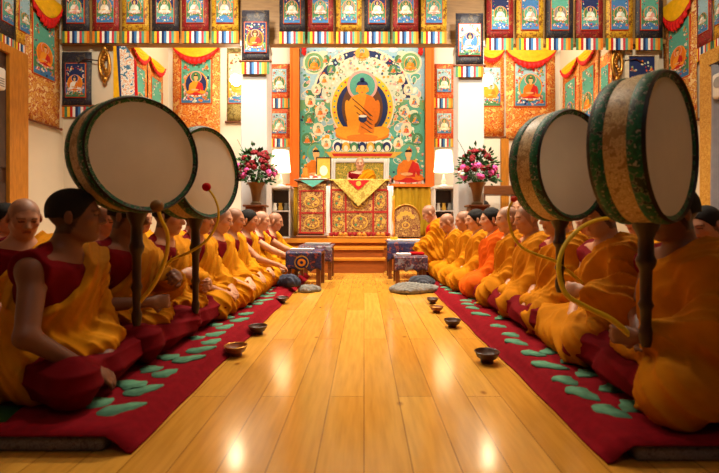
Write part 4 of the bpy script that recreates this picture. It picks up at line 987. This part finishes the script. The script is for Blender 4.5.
# ------------------------------------------------------------------ low tables and bundles
BTC = brocade('brocade_blue', [(0,(170,150,100)),(.12,(30,34,74)),(.5,(56,46,84)),(.7,(24,26,54)),(.88,(130,60,60))], 20)
BTC2 = brocade('brocade_mixed', [(0,(170,150,110)),(.2,(84,56,74)),(.45,(46,42,62)),(.65,(110,50,50)),(.83,(120,116,124))], 20)
def low_table(x0, x1, y0, y1, h, label, cloth, med, top=KATA):
    cx, cy = (x0+x1)/2, (y0+y1)/2; hx, hy = (x1-x0)/2, (y1-y0)/2
    t = thing('low_table', label, 'table', (cx, cy, 0))
    MB().rbox(-hx,hx,-hy,hy,h-.04,h).build('top', BROWNW, t)
    for sx in (-1,1):
        for sy in (-1,1): MB().box(sx*(hx-.03)-.025,sx*(hx-.03)+.025,sy*(hy-.03)-.025,sy*(hy-.03)+.025,0,h-.04).build('leg', BROWNW, t)
    m = MB(); m.grid(lambda u, v: (-hx-.01+(2*hx+.02)*u, -hy-.012-.012*math.sin(u*14)*v-.01*v, h+.004-(h*.55)*v*(1-.18*abs(math.sin(u*9)))), 30, 8)
    m.build('cloth_front', cloth, t, True, solid=.005)
    MB().rbox(-hx-.012,hx+.012,-hy-.01,hy+.01,h+.001,h+.012).build('cloth_top', cloth, t)
    if med:
        d = hy+.034; m = MB(); m.disc(-.02,h-.12,.085,.085,d,0,20); m.disc(-.02,h-.12,.075,.068,d+.002,1,20); m.disc(-.02,h-.12,.05,.045,d+.004,2,16); m.disc(-.02,h-.12,.02,.02,d+.006,1,10)
        m.build('medallion', [PAL['gold'], PAL['navy'], PAL['amber']], t)
    return t
def sheets(x, y, z, w, d, label, m_=None):
    o = MB(); 
    for k in range(4): o.box(-w/2+.004*k*(-1)**k, w/2+.003*k, -d/2, d/2, .006*k, .006*k+.005)
    tag(o.build('scripture_leaves', m_ or KATA, None, loc=(x,y,z)), label, 'book')
zt1 = .44
low_table(-.93, -.52, 5.05, 5.6, zt1, 'low table with blue medallion cloth at the far end of the left row', BTC, True)
sheets(-.76, 5.22, zt1+.014, .26, .18, 'white loose scripture leaves on the left medallion table')
low_table(-.90, -.45, 5.85, 6.35, .47, 'low dark table nearest the steps on the left', BTC2, False)
sheets(-.66, 6.05, .484, .34, .2, 'grey scripture leaves on the left table nearest the steps', mat('paper_grey', (150,150,150)))
low_table(.34, .86, 5.95, 6.4, .52, 'low dark table with white top nearest the steps on the right', BTC, False)
sheets(.58, 6.1, .534, .46, .26, 'white scripture leaves on the right table nearest the steps')
low_table(.40, .80, 5.35, 5.8, .36, 'low table with patchwork cloth at the far end of the right row', BTC2, False)
sheets(.52, 5.5, .374, .16, .2, 'white scripture leaves on the right patchwork table')
o = MB().rbox(-.09,.09,-.08,.08,0,.035,.01).build('cloth_wrapped_book', RED, None, True, loc=(.70,5.56,.373)); tag(o, 'red cloth wrapped book on the right patchwork table', 'book')
o = MB().lathe([(.02,0),(.05,.02),(.055,.06),(.045,.06),(.02,.02)],16).build('offering_bowl', PAL['yellow'], None, True, loc=(.43,6.04,.534)); tag(o, 'small yellow bowl on the right table nearest the steps', 'bowl')
def bundle(name, label, loc, r, m_, seed, cat='cloth', rz=0):
    h = .009; Fd = Field((-r[0]*1.3,-r[1]*1.3,-.01), (r[0]*1.3,r[1]*1.3,r[2]*2.2), h); rg = random.Random(seed)
    for k in range(6): Fd.add(elli((rg.uniform(-.5,.5)*r[0], rg.uniform(-.5,.5)*r[1], r[2]*.5), (r[0]*rg.uniform(.4,.7), r[1]*rg.uniform(.4,.7), r[2]*rg.uniform(.5,1.0))), .03)
    x, y, z = Fd.pts(); Fd.V = np.maximum(Fd.V-.026*(ridge(y*66+x*14+2.5*snoise(x,y,z,9,seed))-.4), -(z-.002)).astype(np.float32)
    o = np_mesh(name, *nets(Fd.V, Fd.lo, h), m_); o.location = loc; o.rotation_euler = (0,0,rz); tag(o, label, cat)
GREYB = mat('cloth_grey', (128,124,116), var=.45, scale=20, rough=.9, stretch=(1,6,1), bump=.4, bscale=120)
bundle('folded_cloth', 'crumpled grey patterned cloth on the floor right of the aisle', (.57, 4.78, 0), (.28,.2,.075), GREYB, 4)
bundle('folded_cloth', 'dark grey cloth bundle under the right patchwork table', (.70, 5.12, 0), (.18,.14,.11), mat('cloth_dark_grey', (58,58,66), var=.3, scale=14), 6)
bundle('folded_cloth', 'crumpled grey cloth on the floor beside the left medallion table', (-.62, 4.86, 0), (.17,.12,.05), GREYB, 8)
bundle('round_cushion', 'grey and blue cushion beside the left medallion table', (-.86, 4.78, .066), (.15,.13,.09), mat('cushion_navy', (54,58,76), var=.5, scale=16), 10, 'cushion')

# ------------------------------------------------------------------ drums
SKINM = mat('drum_skin', (222, 217, 204), var=.05, scale=5, rough=.6)
RIMG = brocade('drum_rim_green', [(0,(156,150,134)),(.22,(18,74,52)),(.5,(12,96,62)),(.78,(130,124,112)),(.86,(22,44,36))], 26)
RIMD = mat('drum_rim_dark', (38, 28, 22), var=.3, scale=20, rough=.5)
SHELLG = brocade('drum_shell_gold', [(0,(216,194,150)),(.3,(176,146,96)),(.6,(200,172,124)),(.85,(152,120,74))], 34, rough=.45)
SHELLD = mat('drum_shell_red', (110, 44, 24), var=.35, scale=9, rough=.5)
POLE = mat('drum_pole', (48, 22, 14), var=.3, scale=12, rough=.4, spec=.5)
def drum(face, ang, R, depth, zend, label, band_in, px_pole=None):
    """face = centre of the visible skin, ang = heading of its normal from -Y towards +X"""
    n = Vector((math.sin(ang), -math.cos(ang), 0)); c = Vector(face)-n*depth/2
    t = thing('frame_drum', label, 'drum', c, ang)                # local -y is the skin seen
    d = depth/2
    def ring(prof, n_=48, caps=False):
        m = MB(); m.lathe(prof, n_, caps=caps); m.v = [(x, -z, y) for x, y, z in m.v]; return m
    w = depth*.22
    MB_ = ring([(R,-d+w*.8),(R*1.015,0),(R,d-w*.8)]); MB_.build('shell', SHELLG, t, True)
    for s in (1, -1):
        prof = [(R*.90,s*(d+.001)),(R*.985,s*(d+.012)),(R*1.02,s*d),(R*1.02,s*(d-w)),(R*1.0,s*(d-w-.006))]
        if s < 0: prof = prof[::-1]
        m = ring(prof); m.build('rim', RIMG, t, True)
        m = ring([(R*.965,s*(d+.008)),(R*.985,s*(d+.020)),(R*1.005,s*(d+.008))] if s > 0 else [(R*1.005,s*(d+.008)),(R*.985,s*(d+.020)),(R*.965,s*(d+.008))]); m.build('hoop', RIMD, t, True)
        m = ring([(R*.955,s*(d+.002)),(R*.6,s*(d+.006)),(R*.2,s*(d+.008)),(.001,s*(d+.009))] if s > 0 else [(.001,s*(d+.009)),(R*.2,s*(d+.008)),(R*.6,s*(d+.006)),(R*.955,s*(d+.002))]); m.build('skin', SKINM, t, True)
    L = c.z-R-zend
    prof = [(.016,0),(.024,.03),(.024,.06),(.018,.08),(.020,L*.3),(.028,L*.34),(.020,L*.38),(.022,L*.62),(.032,L*.66),(.036,L*.70),(.028,L*.74),(.026,L*.88),(.044,L*.96),(.05,L+.012)]
    m = MB(); m.lathe(prof, 18, ax=(0,0,zend-c.z)); m.build('pole', POLE, t, True)
    return t
A = math.radians
drum((WX(145.5,2.06),2.06,WZ(155,2.06)), A(55), .279, .17, .27, 'large round drum on a pole, nearest on the left', 'dark')
drum((WX(208.5,2.6),2.6,WZ(173,2.6)), A(70), .280, .20, .22, 'round drum on a pole, second on the left behind the nearest one', 'dark')
drum((WX(573,2.15),2.15,WZ(165,2.15)), A(-29+58), .282, .15, .42, 'round drum with gold and green shell, farther of the two on the right', 'green')
drum((WX(669,1.55),1.55,WZ(147.5,1.55)), A(37), .278, .15, .31, 'tall round drum with gold and green shell, nearest on the right', 'green')
STICK = mat('beater_yellow', (226, 188, 26), var=.08, scale=20, rough=.4, spec=.4)
def smooth(pts, n=8):
    out = []
    P = [pts[0]]+pts+[pts[-1]]
    for i in range(1, len(P)-2):
        a, b, c, d = P[i-1], P[i], P[i+1], P[i+2]
        for j in range(n):
            t = j/n; out.append(tuple(.5*((2*b[k])+(c[k]-a[k])*t+(2*a[k]-5*b[k]+4*c[k]-d[k])*t*t+(3*b[k]-a[k]-3*c[k]+d[k])*t**3) for k in range(3)))
    return out+[tuple(pts[-1])]
def beater(px_, Y0, Y1, label, ball, rad=.0100):
    n = len(px_); pts = [tuple(W(x, y, Y0+(Y1-Y0)*i/(n-1))) for i, (x, y) in enumerate(px_)]
    o = Vector(pts[-1]); t = thing('drum_beater', label, 'drumstick', o)
    pts = [tuple(Vector(p)-o) for p in pts]
    sp = smooth(pts); k = len(sp)
    MB().tube(sp, [rad*(.8+.35*i/k) for i in range(k)], 10).build('stick', STICK, t, True)
    if ball: MB().ball(pts[0], ball[0], 16, 10).build('head', ball[1], t, True)
BALLB = mat('beater_ball_brown', (120, 82, 30), var=.25, scale=40)
beater([(157,206),(161,219),(167,232),(167.5,248),(163,266),(154,284),(143,298),(131,311)], 1.97, 2.14, 'curved yellow drum beater with brown head at the nearest left drum', (.030, BALLB))
beater([(206.5,187),(214,197),(218.5,211),(216,226),(206,241),(190,252),(172,260),(162,271)], 2.50, 2.58, 'curved yellow drum beater with red head at the second left drum', (.026, RED), .008)
beater([(609,218),(594,221),(578,230),(565,245),(559,263),(561,283),(569,297),(590,309),(612,320),(635,340)], 1.86, 1.68, 'long hooked yellow drum beater in front of the tall right drum', None, .0105)
beater([(514,199),(508.5,210),(509.5,224),(514,238),(524,249),(540,256),(558,263),(582,283)], 2.08, 2.22, 'hooked yellow drum beater with red tip at the farther right drum', (.016, mat('beater_tip_red',(216,60,20))), .0075)
# ------------------------------------------------------------------ the people
PI_ = math.pi; MT = .066
L_, R_ = 'people seated in the left front row', 'people seated in the right front row'
def left(X, Y, label, **kw):
    a = dict(rh=(.30,-.13,.19), lh=(.31,.07,.20), style='A'); a.update(kw); rz = a.pop('rz', 0)
    return person(label, -X, Y, MT, rz, L_, **a)
def right(X, Y, label, **kw):
    a = dict(rh=(.24,-.03,.18), lh=(.24,.08,.16), style='B', robe=YEL2); a.update(kw); rz = a.pop('rz', PI_)
    return person(label, X, Y, MT, rz, R_, **a)
left(1.44, 1.87, 'person with cropped black hair in maroon vest, nearest in the left front row', hair=True, lap=.24, lean=.20, pitch=-.10, yaw=.26, rz=.12, rh=(.30,-.22,.13), lh=(.26,.02,.17), skin=SKIN_DARK, seed=3, h=.007, headsc=1.02, knee=.29)
left(1.42, 2.40, 'person holding a yellow beater behind the nearest left drum', hair=True, lap=.24, rh=(.29,-.17,.30), lh=(.34,.02,.42), curl=(1.5,1.5), seed=5, h=.007, skin=SKIN_DARK, knee=.24)
left(1.42, 2.90, 'person behind the second left drum holding its beater', hair=True, lap=.30, rh=(.22,-.10,.38), lh=(.30,.10,.30), curl=(1.4,1.4), seed=7, knee=.24)
left(1.40, 3.37, 'person with bare shoulder, fourth from the viewer in the left front row', lap=.5, seed=9, lean=.08, knee=.22)
left(1.38, 3.82, 'shaven person with pale face just right of the second left drum', lap=.8, seed=11, lean=.06, pitch=.22, skin=SKIN_PALE, knee=.22)
left(1.39, 4.26, 'shaven person half hidden, sixth from the viewer in the left front row', lap=.8, seed=13, pitch=.15, knee=.22)
left(1.39, 4.70, 'person with short black hair, seventh from the viewer in the left front row', hair=True, lap=.8, seed=15, rh=(.44,-.06,.26), lean=.10, pitch=.15, knee=.22)
left(1.36, 5.12, 'shaven person reaching forward, second from the far end of the left front row', lap=.8, seed=17, rh=(.50,-.02,.30), lean=.12, pitch=.12, skin=SKIN_PALE, knee=.22)
left(1.31, 5.54, 'shaven person leaning over a table at the far end of the left front row', lap=.8, seed=19, rh=(.50,0,.30), lh=(.46,.10,.28), lean=.16, pitch=.2, knee=.22)

right(1.40, 1.82, 'person in saffron robe with head behind the tall right drum', hair=True, lap=.08, seed=21, lean=.05, lh=(.31,.15,.27), rh=(.24,.04,.20), curl=(1.2,1.5), h=.007, skin=SKIN_DARK, knee=.32)
right(1.42, 2.40, 'person in saffron robe gripping a yellow beater between the right drums', hair=True, lap=.40, seed=23, lean=.05, lh=(.26,.17,.36), rh=(.24,.02,.20), curl=(.8,1.5), h=.007, knee=.26)
right(1.41, 2.96, 'person in saffron robe mostly behind the farther right drum', lap=.08, seed=25, lean=.04, knee=.23)
right(1.40, 3.42, 'shaven person with bowed head just left of the farther right drum', lap=.10, seed=27, lean=.05, pitch=.15, knee=.22)
right(1.39, 3.86, 'shaven person in gold robe, fifth from the viewer in the right front row', lap=.16, seed=29, pitch=.1, knee=.22, skin=SKIN_PALE)
right(1.36, 4.28, 'person with black hair in bright orange robe', hair=True, robe=ORA, lap=.30, seed=31, pitch=.06, knee=.22, skin=SKIN_PALE)
right(1.32, 4.70, 'person with black hair and gold robe right behind the orange robed one', hair=True, lap=.5, seed=33, knee=.22, skin=SKIN_PALE, pitch=.1)
right(1.29, 5.10, 'shaven person, third from the far end of the right front row', lap=.6, seed=35, pitch=.2, knee=.22)
right(1.27, 5.50, 'shaven person leaning low over the patchwork table on the right', lap=.6, seed=37, lean=.22, pitch=.35, knee=.22)
t = thing('seat_cushion', 'thick maroon seat cushion at the far end of the right row', 'cushion', (1.09, 6.02, .063))
MB().rbox(-.28,.30,-.27,.27,0,.14,.05,n=4).build('pad', MAR, t, True); MB().rbox(-.285,.305,-.275,.275,.06,.08,.02).build('piping', FY, t, True)
person('shaven person in red scarf and gold robe bowing at the row end', 1.12, 6.02, .203, PI_, R_, lean=.22, pitch=.45, rh=(.42,-.06,.22), lh=(.42,.06,.22), style='B', robe=YEL2, lap=.6, seed=39, knee=.20, sash=True, h=.009)
# on the throne
person('person in maroon vest and yellow robe seated high on the throne', cxT-.0, 7.74, 1.148, -PI_/2, None, lean=.02, pitch=.14, rh=(.28,-.08,.24), lh=(.28,.06,.24), lap=.8, seed=41, knee=.22, h=.008, scale=.97, skin=SKIN_PALE)
# back rows
B1, B2 = 'people seated in the left back row', 'people seated in the right back row'
b1 = person('shaven person in maroon vest looking down behind the nearest left person', -2.16, 2.62, MT, -.55, B1, lean=.10, pitch=.30, lap=.5, knee=.24, seed=51, h=.008, yaw=-.15)
b2 = person('person with black hair at the left picture edge in the back row', -2.92, 3.36, MT, -.1, B1, lean=.05, pitch=.1, lap=.5, knee=.24, seed=53, hair=True, h=.010)
copy_person(b1, 'shaven back row person seen between the nearest left person and the drum pole', -2.16, 3.42, MT, -.3, B1)
copy_person(b2, 'black haired back row person behind the left drum poles', -2.16, 3.95, MT, -.15, B1)
copy_person(b1, 'shaven back row person between the two left drum poles', -2.14, 4.5, MT, -.2, B1)
copy_person(b2, 'black haired back row person below the second left drum', -2.14, 5.1, MT, 0, B1)
copy_person(b1, 'shaven back row person farthest back on the left', -2.14, 5.7, MT, -.1, B1)
c1 = person('person with cropped black hair and bowed head at the right picture edge', 2.34, 2.74, MT-.0, PI_+.25, B2, lean=.18, scale=.96, pitch=.30, lap=.5, knee=.24, seed=55, hair=True, h=.009, skin=SKIN_PALE)
c2 = person('shaven back row person between the two right drum poles', 2.30, 3.4, MT, PI_+.1, B2, lean=.08, pitch=.2, lap=.6, knee=.24, seed=57, h=.010, skin=SKIN_PALE)
copy_person(c1, 'black haired back row person behind the farther right drum', 2.28, 4.0, MT, PI_, B2)
copy_person(c2, 'shaven back row person, farthest but one on the right carpet', 2.26, 4.55, MT, PI_, B2)
t = thing('bench', 'low wooden bench in the alcove right of the right column', 'bench', (2.32, 7.02, 0))
MB().rbox(-.50,.62,-.26,.26,.30,.34).build('top', BROWNW, t)
for x in (-.42, .54): MB().box(x-.03,x+.03,-.22,.22,0,.30).build('leg', BROWNW, t)
copy_person(c2, 'shaven person on the alcove bench, showing above the right front row', 2.58, 7.05, .343, -PI_/2-.5, None, .95)
copy_person(c1, 'black haired person on the alcove bench beside the right flowers', 2.02, 7.05, .343, -PI_/2-.3, None, .95)

# ------------------------------------------------------------------ light and camera
def area(name, loc, to, w, h_, e, col=(1,.80,.55), spread=180):
    l = bpy.data.lights.new(name, 'AREA'); l.shape = 'RECTANGLE'; l.size = w; l.size_y = h_; l.energy = e; l.color = col; l.spread = math.radians(spread)
    o = bpy.data.objects.new(name, l); COL.objects.link(o); o.location = loc
    o.rotation_euler = (Vector(to)-Vector(loc)).to_track_quat('-Z','Y').to_euler(); return o
def point(name, loc, e, r=.08, col=(1,.84,.6)):
    l = bpy.data.lights.new(name, 'POINT'); l.energy = e; l.color = col; l.shadow_soft_size = r
    o = bpy.data.objects.new(name, l); COL.objects.link(o); o.location = loc; return o
WARM = (1, .885, .70)
area('alcove_light_left', (-2.6, 6.95, 4.6), (-2.6, 8.2, 2.6), 1.6, .15, 40, WARM)
area('alcove_light_right', (2.6, 6.95, 4.6), (2.6, 8.2, 2.6), 1.6, .15, 40, WARM)
area('alcove_light_middle', (0, 6.95, 4.9), (0, 8.1, 2.2), 2.0, .15, 54, WARM)
for s, x in ((-1, WX(281,7.5)), (1, WX(443.5,7.5))): point('lamp_bulb', (x, 7.48, 1.95), 16, .05)
area('ceiling_light_left', (-1.9, 4.9, 5.1), (-1.5, 5.5, 0), .45, .45, 108, WARM, 96)
area('ceiling_light_right', (1.9, 4.9, 5.1), (1.5, 5.5, 0), .45, .45, 108, WARM, 96)
area('ceiling_light_middle', (0, 5.2, 5.1), (0, 5.0, 0), .5, .4, 104, WARM, 116)
area('beam_spot_left', (-2.2, 3.4, 5.05), (-2.6, 6.5, 3.7), .8, .4, 76, WARM, 120)
area('beam_spot_right', (2.2, 3.4, 5.05), (2.6, 6.5, 3.7), .8, .4, 76, WARM, 120)
area('ceiling_light_front', (0, 2.9, 5.1), (0, 2.4, 0), .5, .4, 30, WARM, 130)
area('rear_fill', (0, -1.2, 5.1), (0, 1.6, .6), 1.6, .8, 18, (1,.98,.94))  # unseen fill lamp added behind the camera to brighten the drum skins
wd = bpy.data.worlds.new('dim_hall'); scn.world = wd; wd.use_nodes = True
wd.node_tree.nodes['Background'].inputs[0].default_value = (.9,.7,.48,1); wd.node_tree.nodes['Background'].inputs[1].default_value = .015
cd = bpy.data.cameras.new('camera'); co = bpy.data.objects.new('camera', cd); COL.objects.link(co); scn.camera = co
co.location = (0, 0, H); co.rotation_euler = (math.pi/2, 0, 0)
cd.sensor_fit = 'HORIZONTAL'; cd.sensor_width = 36; cd.lens = F/719*36
cd.shift_x = -(CX-359.5)/719; cd.shift_y = -(236.5-CY)/719
cd.clip_start = .02
cd.dof.use_dof = True; cd.dof.focus_distance = 5.5; cd.dof.aperture_fstop = 2.6
vs = scn.view_settings; vs.view_transform = 'Standard'; vs.look = 'None'; vs.exposure = 0; vs.gamma = 1; vs.use_curve_mapping = False
try: scn.cycles.use_denoising = True
except Exception: pass
